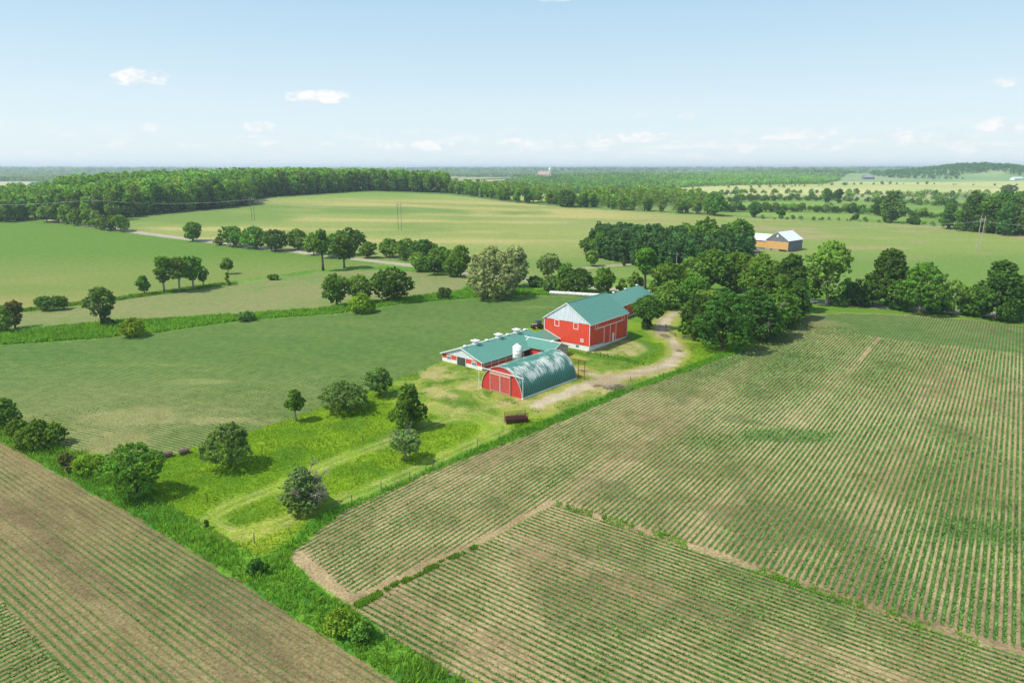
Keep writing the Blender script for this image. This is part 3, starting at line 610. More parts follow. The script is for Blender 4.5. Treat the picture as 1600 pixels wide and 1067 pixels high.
# ------------------------------------------------------------------ crops and grass (nobody could count them: stuff)
def grow_crops():
    rs = np.random.RandomState(3)
    def rows(zone, axis, step, lo, hi, hmin, hmax, wmin, wmax, tintc, cap_r=235, blades=3, prob=1.0):
        P = ZW[zone]; Q = P[(np.hypot(P[:, 0], P[:, 1]) < 1000)]
        if axis == 'u': a_, b_ = uv(P[:, 0], P[:, 1])                 # rows run along u, spaced in v
        else: b_, a_ = uv(P[:, 0], P[:, 1])
        k0, k1 = max(b_.min(), -220), min(b_.max(), 260); s0, s1 = max(a_.min(), -150), min(a_.max(), 260)
        ks = np.arange(math.ceil(k0 / ROW), math.floor(k1 / ROW)) * ROW; ss = np.arange(s0, s1, step)
        B, S = np.meshgrid(ks, ss); B = B.ravel(); S = S.ravel() + (rs.rand(B.size) - .5) * step; B = B + rs.normal(size=B.size) * .035
        u, v = (S, B) if axis == 'u' else (B, S)
        x = u * UX - v * UY * -1 if False else u * UX + v * UY; y = u * UY - v * UX
        r = np.hypot(x, y); az = np.abs(np.arctan2(x, y)); m = (r > lo) & (r < hi) & (az < radians(44)) & (y > 30) & inside(P, x, y)
        x, y = x[m], y[m]; c = crop_cover(zone, x, y)
        if zone == 'R':
            m = ~headland(x, y); e = dist_line(poly_w([(453, 869), (545, 945), (745, 853), (865, 788), (1137, 875), (1353, 951), (1598, 1025)]), x, y); m &= e > 1.2; e = dist_line(poly_w([(453, 869), (530, 940)]), x, y); m &= e > 1.0 + 1.5 * rs.rand(len(x)); x, y, c = x[m], y[m], c[m]
        if zone == 'L': m = ~inside(ZW['L2'], x, y); x, y, c = x[m], y[m], c[m]
        if zone in ('R', 'R2'): m = np.ones(len(x), bool)
        m = rs.rand(len(x)) < np.clip(.02 + 1.35 * c, 0, 1) * prob * (.45 + 1.1 * fbm(x, y, 1.8, 3, 88)); x, y, c = x[m], y[m], c[m]
        tint = np.array(tintc)[None] * 1.0 * (.78 + .44 * rs.rand(len(x)))[:, None] * (1.08 - .2 * c)[:, None]
        k = .65 + .7 * c
        return x, y, (hmin + (hmax - hmin) * rs.rand(len(x))) * k * .8, (wmin + (wmax - wmin) * rs.rand(len(x))) * k, tint
    spec = [('R', 'u', .30, 45, 120, .16, .30, .10, .17, (.92, 1.0, .9), 3), ('R', 'u', .55, 120, 215, .16, .28, .22, .34, (.92, 1.0, .9), 2),
            ('R2', 'v', .28, 40, 130, .16, .30, .10, .16, (1.06, .98, .85), 3), ('L', 'v', .30, 40, 125, .08, .20, .07, .13, (1.0, .98, .8), 3), ('L', 'v', .6, 125, 200, .12, .22, .2, .3, (.95, 1.0, .9), 2), ('L2', 'u', .28, 40, 120, .16, .28, .10, .16, (1.06, .98, .85), 3)]
    for (z, ax, st, lo, hi, h0, h1, w0, w1, tc, bl) in spec:
        x, y, h, w, t = rows(z, ax, st, lo, hi, h0, h1, w0, w1, tc, blades=bl)
        if len(x): o = tufts('crop_rows', x, y, h, w, rs, LEAF['crop'], t, bl, .10, lean=1.15); tag(o, kind='stuff')
    # curved rows of the field behind the meadow
    def scatter_poly(P, n, rmax=260):
        b0 = np.maximum(P.min(0), [-200, 30]); b1 = np.minimum(P.max(0), [230, 270]); x = b0[0] + rs.rand(n) * (b1[0] - b0[0]); y = b0[1] + rs.rand(n) * (b1[1] - b0[1]); m = inside(P, x, y) & (np.abs(np.arctan2(x, y)) < radians(44)); return x[m], y[m]
    x, y = scatter_poly(ZW['F4'], 420000); rc = f4_coord(x, y) / ROW; fr = np.abs(rc - np.round(rc)); c = crop_cover('F4', x, y); m = (fr < .15) & (np.hypot(x, y) < 150) & (rs.rand(len(x)) < np.clip(.7 * c, 0, 1)) ; x, y, c = x[m], y[m], c[m]
    t = np.array((.95, 1.08, .9))[None] * (.8 + .4 * rs.rand(len(x)))[:, None]
    tag(tufts('crop_rows', x, y, .10 + .08 * rs.rand(len(x)), .14 + .10 * rs.rand(len(x)), rs, LEAF['crop'], t, 2, .1, lean=.5), kind='stuff')
    # tall grass of the ditch, the verge beside the lane and the meadow
    def grass(P, n, h0, h1, w0, w1, t0, t1, name, avoid_tracks=True, blades=3, keep=None):
        x, y = scatter_poly(P, n); 
        if avoid_tracks:
            d = np.min([dist_line(T, x, y) for T in TRACKS], 0); dd = np.min([dist_line(T, x, y) for T in DRIVE], 0); m = (d > 1.5 + .8 * rs.rand(len(x))) & (dd > 2.6 + rs.rand(len(x))); x, y = x[m], y[m]
            for (cx, cy, a, rx, ry) in FOOT:
                u0, v0 = (x - cx) * cos(a) + (y - cy) * sin(a), -(x - cx) * sin(a) + (y - cy) * cos(a); m = ~((np.abs(u0) < rx) & (np.abs(v0) < ry)); x, y = x[m], y[m]
        if keep is not None: m = keep(x, y); x, y = x[m], y[m]
        f = fbm(x, y, 4, 4, 43); g = fbm(x, y, 14, 3, 44); t = np.array(t0)[None] * (1 - f[:, None]) + np.array(t1)[None] * f[:, None]; t = t * (.8 + .4 * rs.rand(len(x)))[:, None] * (.85 + .3 * g)[:, None]
        return tag(tufts(name, x, y, (h0 + (h1 - h0) * rs.rand(len(x))) * (.5 + f), w0 + (w1 - w0) * rs.rand(len(x)), rs, LEAF['grass'], t, blades, .2, lean=.5), kind='stuff')
    grass(ZW['ditch'], 420000, .35, .8, .07, .13, (.70, .82, .8), (1.35, 1.22, 1.15), 'tall_grass', False)
    ye = ground_at(860, 600)[:2]
    cc_ = ground_at(960, 543)[:2]; far_yard = lambda x, y: (np.hypot((x - cc_[0]) / 7.5, (y - cc_[1]) / 8) > 1.35) & (np.hypot((x - ye[0]) / 34, (y - ye[1]) / 22) > .8 + .5 * fbm(x, y, 12, 3, 5)) & (y < 175)
    grass(ZW['meadow'], 700000, .12, .34, .07, .13, (1.0, .98, .55), (1.5, 1.28, .75), 'meadow_grass', True, 2, far_yard)
    ln = poly_w([(922, 552), (945, 556), (975, 562), (1008, 571)]); grass(ZW['meadow'], 400000, .3, .7, .1, .2, (.6, .85, .8), (.9, 1.0, .9), 'verge_grass', True, 2, lambda x, y: dist_line(ln, x, y) < 1.1 * fbm(x, y, 3, 3, 7) + .5)
    ym = lambda x, y: (np.hypot((x - ye[0]) / 34, (y - ye[1]) / 22) < 1.2) & (fbm(x, y, 4.2, 5, 52) > .52) & (y < 178); grass(ZW['meadow'], 260000, .1, .3, .08, .16, (.8, .9, .7), (1.2, 1.15, .8), 'yard_grass', True, 2, ym)
    ve = poly_w(R_EDGE[:11]); grass(ZW['meadow'], 620000, .35, .7, .08, .15, (.6, .8, .75), (1.0, 1.02, .95), 'verge_grass', True, 2, lambda x, y: dist_line(ve, x, y) < 1.7 + 1.2 * fbm(x, y, 5, 3, 7))
    # weedy strip between the two plantings of the right field
    P = poly_w([(553, 944), (640, 900), (700, 871), (745, 851), (749, 855), (700, 877), (640, 907), (560, 950)]); grass(P, 42000, .08, .26, .08, .14, (.65, .8, .75), (.95, .98, .9), 'weeds', False, 3, lambda x, y: fbm(x, y, 1.3, 3, 67) > .40)
    P = poly_w([(870, 783), (1000, 821), (1140, 868), (1355, 944), (1598, 1018), (1598, 1031), (1350, 957), (1137, 881), (1000, 832), (868, 791)]); grass(P, 30000, .10, .26, .08, .14, (.75, .9, .8), (1.0, 1.02, .9), 'weeds', False, 3, lambda x, y: .6 * fbm(x, y, 7, 3, 66) + .4 * fbm(x, y, 1.4, 2, 68) > .49)
    # rank grass strips between the far left fields
    P = poly_w([(0, 519), (180, 503), (380, 492), (510, 482), (650, 464), (725, 455), (745, 440), (790, 450), (850, 455), (860, 461), (780, 463), (640, 473), (520, 491), (380, 500), (250, 519), (150, 529), (0, 539)])
    grass(P, 130000, .4, 1.0, .2, .4, (.75, .85, .8), (1.2, 1.12, 1.0), 'tall_grass', False, 2)
    P = poly_w([(0, 488), (180, 466), (330, 445), (430, 432), (500, 421), (590, 417), (640, 415), (640, 424), (590, 420), (500, 426), (430, 436), (330, 449), (180, 470), (0, 492)])
    grass(P, 60000, .4, .9, .2, .4, (.6, .8, .7), (.95, 1.0, .85), 'tall_grass', False, 2)

# ------------------------------------------------------------------ building materials
def ribbed(name, rgb, axis=0, pitch=.23, rough=.45, depth=.35, var=.08, fade=None, spec=.4):
    """ribbed sheet metal or boards: vertical grooves every `pitch` metres along a local axis, a little uneven with age"""
    m, t, out = new_mat(name); b = t.node('ShaderNodeBsdfPrincipled'); o = t.obj(); sp = t.node('ShaderNodeSeparateXYZ'); t.l.new(o, sp.inputs[0])
    g = t.math('FRACT', t.math('DIVIDE', t.math('ADD', sp.outputs[axis], 100.0), pitch)); rib = t.math('ABSOLUTE', t.math('SUBTRACT', g, .5))
    n = t.noise(o, .8, 4, .6); n2 = t.noise(o, 6, 3, .6)
    c = t.rgb_to_v(rgb, t.ramp(t.math('ADD', t.math('MULTIPLY', n, .6), t.math('MULTIPLY', n2, .4)), .3, .7, 1 - var, 1 + var))
    if fade: c = t.mix(t.ramp(n2, .5, .75, 0, .5), c, fade)
    cv = t.node('ShaderNodeCombineXYZ'); t.put(cv.inputs[0], t.math('MULTIPLY', sp.outputs[0], 2.6)); t.put(cv.inputs[1], t.math('MULTIPLY', sp.outputs[1], 2.6)); t.put(cv.inputs[2], t.math('MULTIPLY', sp.outputs[2], .35))
    c = t.rgb_to_v(c, t.ramp(t.noise(cv.outputs[0], 1.0, 4, .65), .3, .7, .86, 1.10)); c = t.rgb_to_v(c, t.ramp(rib, .40, .47, 1.0, .88))
    t.put(b.inputs['Base Color'], c); b.inputs['Roughness'].default_value = rough; b.inputs['Specular IOR Level'].default_value = spec
    bn = t.node('ShaderNodeBump'); bn.inputs['Strength'].default_value = depth; bn.inputs['Distance'].default_value = .03
    t.put(bn.inputs['Height'], t.ramp(rib, .30, .44)); t.l.new(bn.outputs[0], b.inputs['Normal']); t.l.new(b.outputs[0], out.inputs['Surface']); return m
RED = A(230, 78, 52, 1.2)
M_red = ribbed('red barn siding', RED, 0, .3, .55, .4, .07); M_redy = ribbed('red barn siding side', RED, 1, .3, .55, .4, .07)
M_white = paint('white paint', (.78, .79, .78), .5, .06, 2, dirt=(.5, .49, .44)); M_whiter = ribbed('white gable siding', (.60, .64, .69), 0, .3, .45, .35, .04)
TEAL = A(108, 176, 156, 1.9)
M_teal = ribbed('teal roof steel', TEAL, 1, .45, .38, .5, .06, spec=.5); M_tealx = ribbed('teal roof steel across', TEAL, 0, .45, .38, .5, .06, spec=.5)
M_found = paint('whitewashed foundation', (.70, .70, .68), .8, .12, 2.5, dirt=(.42, .40, .35), bump=.3)
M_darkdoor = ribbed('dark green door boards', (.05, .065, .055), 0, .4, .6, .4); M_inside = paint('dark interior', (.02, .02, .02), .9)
M_glass = paint('window glass', (.10, .15, .20), .12, .1, 1, spec=.8); M_rust = paint('rusty steel', A(110, 62, 58, 1.3), .85, .35, 5, dirt=A(150, 120, 100, 1.3)); M_redsteel = paint('red oxide steel', A(150, 62, 48, 1.2), .7, .2, 4)
M_greymetal = paint('grey metal', (.33, .34, .35), .5, .15, 3, metal=.2); M_black = paint('black rubber', (.02, .02, .02), .8); M_tan = paint('tan plywood boards', A(242, 190, 120, 1.5), .8, .12, .8)
M_greywood = ribbed('grey barn boards', A(128, 130, 134, 1.3), 0, .35, .9, .5, .28); M_greywoody = ribbed('grey barn boards side', A(128, 130, 134, 1.3), 1, .35, .9, .5, .28); M_tin = ribbed('pale tin roof', (.66, .70, .76), 1, .6, .4, .3, .05)
M_stone = paint('field stone', A(190, 178, 158, 1.6), .9, .25, 1.6, bump=.4); M_brick = paint('chimney brick', A(214, 170, 130, 1.6), .9, .15, 8)

def quonset_mat():
    m, t, out = new_mat('weathered green arch steel'); b = t.node('ShaderNodeBsdfPrincipled'); o = t.obj(); sp = t.node('ShaderNodeSeparateXYZ'); t.l.new(o, sp.inputs[0])
    x, y, z = sp.outputs
    cv = t.node('ShaderNodeCombineXYZ'); t.put(cv.inputs[0], t.math('MULTIPLY', x, .42)); t.put(cv.inputs[1], t.math('MULTIPLY', y, 5.2)); t.put(cv.inputs[2], t.math('MULTIPLY', z, .42))
    n = t.noise(cv.outputs[0], 1.0, 5, .72); nb = t.noise(o, .33, 3, .6); fleck = t.noise(o, 7, 3, .7)
    band = t.math('MULTIPLY', t.ramp(z, 1.9, 3.6), t.ramp(z, 5.35, 5.75, 1, .35))
    s = t.math('ADD', t.math('MULTIPLY', n, .62), t.math('MULTIPLY', nb, .45)); s = t.math('ADD', s, t.math('MULTIPLY', t.math('SUBTRACT', fleck, .5), .22)); s = t.math('ADD', s, t.math('MULTIPLY', band, .17))
    w = t.math('MULTIPLY', t.ramp(s, .68, .72), t.ramp(band, .05, .4))
    rib = t.ramp(t.math('COSINE', t.math('MULTIPLY', y, 2 * pi / .6)), -1, 1)
    green = t.mix(nb, A(34, 112, 98, 1.6), A(62, 138, 120, 1.6)); green = t.mix(t.ramp(rib, .5, 1, 0, .45), green, A(120, 172, 156, 1.6))
    c = t.mix(t.math('MULTIPLY', w, t.ramp(rib, 0, .6, .7, 1)), green, A(226, 232, 228, 1.5)); t.put(b.inputs['Base Color'], c); b.inputs['Roughness'].default_value = .5; b.inputs['Specular IOR Level'].default_value = .4
    t.l.new(b.outputs[0], out.inputs['Surface']); return m

class Bld:
    def __init__(s, name, org, th, label, cat, group=None):
        s.o = org; s.t = radians(th); s.root = empty(name, (org[0], org[1], hgt(*org)), -s.t, label, cat, group)
        s.u = (sin(s.t), cos(s.t)); s.r = (cos(s.t), -sin(s.t)); s.z0 = float(hgt(*org))
    def W(s, x, y): return (s.o[0] + s.r[0] * x + s.u[0] * y, s.o[1] + s.r[1] * x + s.u[1] * y)
    def L(s, wx, wy): dx, dy = wx - s.o[0], wy - s.o[1]; return (dx * s.r[0] + dy * s.r[1], dx * s.u[0] + dy * s.u[1])
def pxx(x, y, z):
    dz = z - CAM_H; c = y * cos(PITCH) - dz * sin(PITCH); return 800 + FPX * x / c
def along(b, xl, z, px, lo=0, hi=60):
    """distance along a building at which a point of its side stands above photo column px"""
    for _ in range(40):
        m = (lo + hi) / 2; w = b.W(xl, m)
        if pxx(w[0], w[1], z) < px: lo = m
        else: hi = m
    return lo
def gable_roof(mb, x0, x1, y0, y1, E, Aa, ov, og, th=.12):
    """two slabs over x0..x1 with the ridge along y"""
    xm = (x0 + x1) / 2; k = (Aa - E) / (xm - x0); e = E - k * ov
    mb.prism([(x0 - ov, y0 - og, e), (xm, y0 - og, Aa), (xm, y0 - og, Aa + th), (x0 - ov, y0 - og, e + th)], (0, y1 - y0 + 2 * og, 0))
    mb.prism([(xm, y0 - og, Aa), (x1 + ov, y0 - og, e), (x1 + ov, y0 - og, e + th), (xm, y0 - og, Aa + th)], (0, y1 - y0 + 2 * og, 0)); return mb
def fascia(mb, x0, x1, y0, E, Aa, ov, og, w=.16):
    """white verge boards of a gable at y0 (outside is -y)"""
    xm = (x0 + x1) / 2; k = (Aa - E) / (xm - x0); e = E - k * ov
    for a, b in (((x0 - ov, e), (xm, Aa)), ((xm, Aa), (x1 + ov, e))):
        mb.prism([(a[0], y0 - og - .03, a[1] - w * .5), (b[0], y0 - og - .03, b[1] - w * .5), (b[0], y0 - og - .03, b[1] + .15), (a[0], y0 - og - .03, a[1] + .15)], (0, .028, 0))
    return mb
def frame_y(mb, xc, zc, w, h, y, t=.12, d=.05):
    """rectangular outline on a wall facing -y"""
    mb.box(xc - w / 2, xc - w / 2 + t, y - d, y, zc - h / 2, zc + h / 2); mb.box(xc + w / 2 - t, xc + w / 2, y - d, y, zc - h / 2, zc + h / 2)
    mb.box(xc - w / 2 + t, xc + w / 2 - t, y - d, y, zc + h / 2 - t, zc + h / 2); mb.box(xc - w / 2 + t, xc + w / 2 - t, y - d, y, zc - h / 2, zc - h / 2 + t); return mb
def frame_x(mb, yc, zc, w, h, x, t=.12, d=.05):
    mb.box(x, x + d, yc - w / 2, yc - w / 2 + t, zc - h / 2, zc + h / 2); mb.box(x, x + d, yc + w / 2 - t, yc + w / 2, zc - h / 2, zc + h / 2)
    mb.box(x, x + d, yc - w / 2 + t, yc + w / 2 - t, zc + h / 2 - t, zc + h / 2); mb.box(x, x + d, yc - w / 2 + t, yc + w / 2 - t, zc - h / 2, zc - h / 2 + t); return mb

def main_barn():
    W, L, E, Aa = 13.98, 19.11, 7.06, 11.56
    b = Bld('barn', (19.47, 166.43), 38.59, 'tall red gabled barn with teal metal roof and white gable peak', 'barn'); r = b.root
    MB().box(-W + .06, -.06, .06, L - .06, -.4, 1.32).build('foundation', M_found, r)
    mb = MB(); mb.box(-W, 0, 0, L, 1.32, E); mb.build('wall', M_red, r)
    sd = MB(); sd.prism([(.004, 0, 1.33), (.004, L, .35), (.004, L, E - .1), (.004, 0, E - .1)], (.05, 0, 0)); sd.build('side_wall', M_redy, r)
    for y, d in ((-.06, .055), (L + .005, .055)):
        gp = MB(); gp.prism([(-W - .02, y, E - .12), (.02, y, E - .12), (.02, y, E), (-W / 2, y, Aa - .02), (-W - .02, y, E)], (0, d, 0))
        gp.build('gable', M_whiter, r)
    MB().prism([(-W, .01, E), (0, .01, E), (-W / 2, .01, Aa)], (0, L - .02, 0)).build('attic', M_whiter, r)
    rf = gable_roof(MB(), -W, 0, 0, L, E, Aa, .35, .25).build('roof', M_teal, r)
    fb = fascia(MB(), -W, 0, 0, E, Aa, .35, .25); fb.box(-W - .37, -W - .34, -.25, L + .25, E - .40, E - .1); fb.box(.36, .385, -.25, L + .25, E - .37, E - .13); fb.build('verge_board', M_white, rf)
    MB().box(-W / 2 - .14, -W / 2 + .14, -.25, L + .25, Aa + .05, Aa + .17).build('ridge_cap', M_tealx, rf)
    for bx in ((-.02, .1, -.09, .03, 1.3, E - .15), (-W - .05, -W + .1, -.09, .0, 1.3, E - .15), (.056, .12, L - .14, L, .4, E - .15)): MB().box(*bx).build('corner_trim', M_white, r)
    for xc in (-4.15, -10.0):
        f = frame_y(MB(), xc, 6.05, 1.45, 1.75, -.002, .13).build('window', M_white, r); MB().box(xc - .6, xc + .6, -.03, -.003, 5.3, 6.8).build('shutter', M_red, f)
    for yc in (3.1, 16.6):
        f = frame_x(MB(), yc, 6.0, 1.3, 1.55, .055, .13).build('window', M_white, r); MB().box(.056, .08, yc - .52, yc + .52, 5.36, 6.64).build('shutter', M_redy, f)
    dr = MB()
    for y0, y1 in ((6.9, 9.85), (9.98, 12.8)): dr.box(.056, .11, y0, y1, .75 if y0 < 8 else .6, 5.2)
    d = dr.build('sliding_door', M_redy, r); tb = MB(); tb.box(.056, .2, 3.8, 16.0, 5.26, 5.44)
    for yy in (6.85, 9.9, 12.85): tb.box(.111 if yy != 6.85 else .056, .16, yy - .07, yy + .07, .95 - yy * .04, 5.25)
    tb.build('door_track', M_white, d)
    f = MB().box(.115, .15, 11.1, 12.0, .55, 2.75).build('wicket_door', M_white, r); MB().tube([(.16, 11.9, 1.6), (.22, 11.9, 1.6)], .03, 6).build('handle', M_greymetal, f)
    f = frame_y(MB(), -2.2, 2.55, .85, .85, -.002, .16).build('vent', M_white, r); MB().box(-2.5, -1.9, -.02, -.003, 2.25, 2.85).build('louvre', M_greymetal, f)
    f = frame_y(MB(), -3.6, .85, .9, .6, .058, .08).build('cellar_window', M_greymetal, r); MB().box(-3.95, -3.25, .03, .056, .6, 1.1).build('pane', M_glass, f)
    return b
def quonset():
    W, L, H = 11.26, 18.3, 5.64; xc = -W / 2; R = W / 2
    b = Bld('quonset_shed', (2.01, 129.84), 41.27, 'arched green steel shed with peeling white patches and red doors', 'shed'); r = b.root
    ns, ny = 40, int(L / .075); v = []; f = []
    a = np.linspace(0, pi, ns + 1); yy = np.linspace(0, L, ny + 1); AA, YY = np.meshgrid(a, yy); rad = R + .045 * np.cos(2 * pi * YY / .6)
    V = np.stack([xc + np.cos(AA) * rad, YY, np.sin(AA) * rad * (H / R)], -1).reshape(-1, 3); i = (np.arange(ny)[:, None] * (ns + 1) + np.arange(ns)[None]).ravel(); F = np.stack([i, i + 1, i + ns + 2, i + ns + 1], 1)
    o = link('arch_roof', np_mesh('arch_roof', V, F, quonset_mat(), smooth=True), r)
    def arc(rr, n=36): return [(xc + cos(t) * rr, sin(t) * rr * H / R) for t in np.linspace(0, pi, n + 1)]
    for y, nm in ((.10, 'front_wall'), (L - .16, 'rear_wall')):
        MB().prism([(x, y, z) for x, z in arc(R - .06)], (0, .08, 0)).build(nm, M_redq, r)
    for y in (-.06, L - .02):
        mb = MB(); oa, ia = arc(R + .08), arc(R - .08)
        for k in range(36): mb.prism([(oa[k][0], y, oa[k][1]), (oa[k + 1][0], y, oa[k + 1][1]), (ia[k + 1][0], y, ia[k + 1][1]), (ia[k][0], y, ia[k][1])], (0, .1, 0))
        mb.build('arch_trim', M_pinktrim, r)
    mb = MB(); mb.box(-.02, .22, -.1, L + .1, -.1, .22); mb.box(-W - .2, -W + .02, -.1, L + .1, -.1, .22); mb.build('footing', M_white, r)
    x0, x1, zt = -8.75, -3.05, 4.2
    for k, (a0, a1) in enumerate(((x0, (x0 + x1) / 2), ((x0 + x1) / 2, x1))):
        lf = MB().box(a0 + .01, a1 - .01, -.06, 0.0, .12, zt).build('sliding_door', M_redq, r); fr = MB(); frame_y(fr, (a0 + a1) / 2, zt / 2 + .06, a1 - a0 - .02, zt - .1, -.061, .13, .05)
        for j in range(1, 9): fr.box(a0 + .14, a1 - .14, -.085, -.061, .12 + j * .39, .12 + j * .39 + .03)
        fr.build('door_frame', M_pinktrim, lf); MB().box(a0 + .14, a1 - .14, -.082, -.062, 3.68, 3.98).build('skylight_panel', M_cream, lf)
        MB().tube([((x0 + x1) / 2 + (-.3 if k == 0 else .3), -.12, 1.6), ((x0 + x1) / 2 + (-.3 if k == 0 else .3), -.12, 2.0)], .03, 6).build('handle', M_greymetal, lf)
    tk = MB(); tk.box(-11.9, .45, -.20, -.10, 4.42, 4.54); tk.build('door_track', M_white, r)
    for px_ in (.3, -11.85): MB().box(px_, px_ + .07, -.19, -.12, 0, 4.41).build('track_post', M_white, r)
    bk = MB(); bk.box(-3.0, 2.1, L + .16, L + .28, 4.3, 4.42); bk.box(2.0, 2.1, L + .17, L + .27, 0, 4.29); bk.box(.05, 2.0, L + .18, L + .26, 2.2, 2.28); bk.box(.4, .5, L + .17, L + .27, 0, 4.29); bk.build('rear_track_frame', M_redsteel, r)
    return b
M_pinktrim = paint('weathered white trim', A(224, 200, 190, 1.6), .6, .15, 3); M_redq = ribbed('faded red sheet', A(206, 62, 56, 1.25), 0, .3, .6, .4, .10, fade=A(196, 92, 84, 1.35)); M_cream = paint('cream panel', A(226, 208, 176, 1.4), .6, .1, 4)
def cupola(parent, x, y, z, big):
    mb = MB()
    if big:
        mb.box(x - .52, x + .52, y - .52, y + .52, z - .5, z + .82)
        c = mb.build('cupola', M_white, parent); lv = MB()
        for k in range(4): lv.box(x - .54, x + .54, y - .54, y + .54, z + .25 + k * .13, z + .29 + k * .13)
        lv.build('louvre', M_white, c); cp = MB(); cp.box(x - .6, x + .6, y - .6, y + .6, z + .82, z + .90); i = len(cp.v)
        cp.v += [(x - .9, y - .9, z + .92), (x + .9, y - .9, z + .92), (x + .9, y + .9, z + .92), (x - .9, y + .9, z + .92), (x, y, z + 1.25)]
        cp.f += [(i, i + 1, i + 4), (i + 1, i + 2, i + 4), (i + 2, i + 3, i + 4), (i + 3, i, i + 4), (i + 3, i + 2, i + 1, i)]; cp.build('cap', M_white, c)
    else:
        mb.lathe([(.3, z - .2), (.3, z + .18), (.45, z + .2), (.4, z + .34), (.12, z + .42)], 12, (x, y)); c = mb.build('roof_vent', M_white, parent)
def long_barn():
    W, L, E, Aa = 13.0, 24.64, 1.95, 4.25
    b = Bld('cattle_barn', (-6.87, 149.78), 40.32, 'long low red cattle barn with teal roof and white ridge cupolas', 'barn'); r = b.root
    MB().box(-W, 0, 0, L, -.3, .85).build('foundation', M_found, r); MB().box(-W + .01, -.02, .02, L, .85, E).build('wall', M_red, r)
    MB().prism([(-W, -.02, E), (0, -.02, E), (-W / 2, -.02, Aa)], (0, L, 0)).build('gable', M_whiter, r)
    rf = gable_roof(MB(), -W, 0, 0, L, E, Aa, .42, .35, .1).build('roof', M_teal, r); fb = fascia(MB(), -W, 0, 0, E, Aa, .42, .35, .14); fb.box(.43, .455, -.3, L, E - .22, E - .06); fb.box(-W - .455, -W - .43, -.3, L, E - .22, E - .03); fb.build('verge_board', M_white, rf)
    MB().box(-W / 2 - .13, -W / 2 + .13, -.36, L, Aa + .04, Aa + .15).build('ridge_cap', M_white, rf)
    for px in (742.5, 778.5, 806.5): cupola(rf, -W / 2, along(b, -W / 2, Aa, px), Aa, True)
    for px in (726.5, 760.5, 793, 820): cupola(rf, -W / 2, along(b, -W / 2, Aa, px), Aa, False)
    for xc in (-10.6, -2.4):
        f = frame_y(MB(), xc, 1.15, 1.5, 1.05, -.021, .13).build('window', M_white, r); MB().box(xc - .62, xc + .62, -.035, -.022, .7, 1.6).build('pane', M_glass, f)
        MB().box(xc - .04, xc + .04, -.06, -.036, .76, 1.54).build('mullion', M_white, f)
    MB().box(-7.9, -5.15, -.06, -.022, 0, 1.88).build('door', M_darkdoor, r)
    for xx in (-8.05, -5.13, -12.98, -.12): MB().box(xx, xx + .12, -.09 if xx > -9 else -.05, -.021, .85 if xx < -9 or xx > -1 else .0, E - .05).build('trim', M_white, r)
    n = 11
    for k in range(n):
        y0 = .7 + k * 1.28
        f = MB().box(.0, .05, y0 - .06, y0 + .04, .3, E - .3).build('stud', M_white, r) if False else None
        w = MB().box(-.018, .03, y0 + .05, y0 + 1.05, 1.12, 1.72).build('window', M_glass, r); frame_x(MB(), y0 + .55, 1.42, 1.12, .72, .031, .06, .03).build('frame', M_greymetal, w)
    st = MB(); st.box(-.015, .06, .3, 15.0, .98, 1.06)
    for k in range(6): st.box(.061 if k else .0, .10, .5 + k * 2.56, .62 + k * 2.56, .1, 1.8)
    st.build('rail', M_white, r); MB().box(.001, .04, .3, 15.0, .2, .975).build('lower_boarding', M_redy, r)
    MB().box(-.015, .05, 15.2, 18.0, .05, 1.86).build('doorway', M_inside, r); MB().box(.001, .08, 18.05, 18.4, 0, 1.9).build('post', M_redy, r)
    # cross wing (the milk house), ridge runs to the right
    p0 = np.array([4.4, 167.4]); p1 = np.array([12.0, 161.4]); d = (p1 - p0) / np.linalg.norm(p1 - p0); q = np.array([-d[1], d[0]])
    hw, Ew, Aw = 3.5, 2.1, 3.45; Lw = np.linalg.norm(p1 - p0); s0 = -3.0
    wg = empty('milk_house_wing', (0, 0, 0)); wg.parent = r; lx, ly = b.L(*p0); wg.location = (lx, ly, 0); wg.rotation_euler = (0, 0, math.atan2(d[1], d[0]) + b.t - pi / 2)
    # local y runs along the wing's ridge outwards, local x to its right seen from the start
    ob = MB(); ob.box(-hw, hw, s0, Lw - .3, -.2, Ew); ob.prism([(-hw, s0, Ew), (hw, s0, Ew), (0, s0, Aw)], (0, Lw - .3 - s0, 0)); ob.build('wall', M_redy, wg)
    o2 = MB(); xm = 0; k = (Aw - Ew) / hw
    o2.prism([(-hw - .3, s0, Ew - .3 * k), (0, s0, Aw), (0, s0, Aw + .09), (-hw - .3, s0, Ew - .3 * k + .09)], (0, Lw - s0, 0)); o2.prism([(0, s0, Aw), (hw + .3, s0, Ew - .3 * k), (hw + .3, s0, Ew - .3 * k + .09), (0, s0, Aw + .09)], (0, Lw - s0, 0)); o2.build('roof', M_teal, wg)
    o3 = MB(); o3.box(-.1, .1, -2.2, Lw + .02, Aw + .05, Aw + .15)
    for sx in (-1, 1): o3.prism([(sx * (hw + .33), Lw + .0, Ew - .35 * k - .08), (0, Lw + .0, Aw - .06), (0, Lw + .0, Aw + .14), (sx * (hw + .33), Lw + .0, Ew - .35 * k + .13)], (0, .06, 0))
    o3.prism([(hw + .3, .10, Ew - .3 * k + .1), (0, -.2, Aw + .1), (0, 0.0, Aw + .15), (hw + .3, .30, Ew - .3 * k + .15)], (0, .0, .02))
    o3.build('white_flashing', M_white, wg)
    gw = MB().box(-hw, hw, Lw - .299, Lw - .25, 0, Ew).prism([(-hw, Lw - .299, Ew), (hw, Lw - .299, Ew), (0, Lw - .299, Aw)], (0, .049, 0)).build('gable_wall', M_pink, wg)
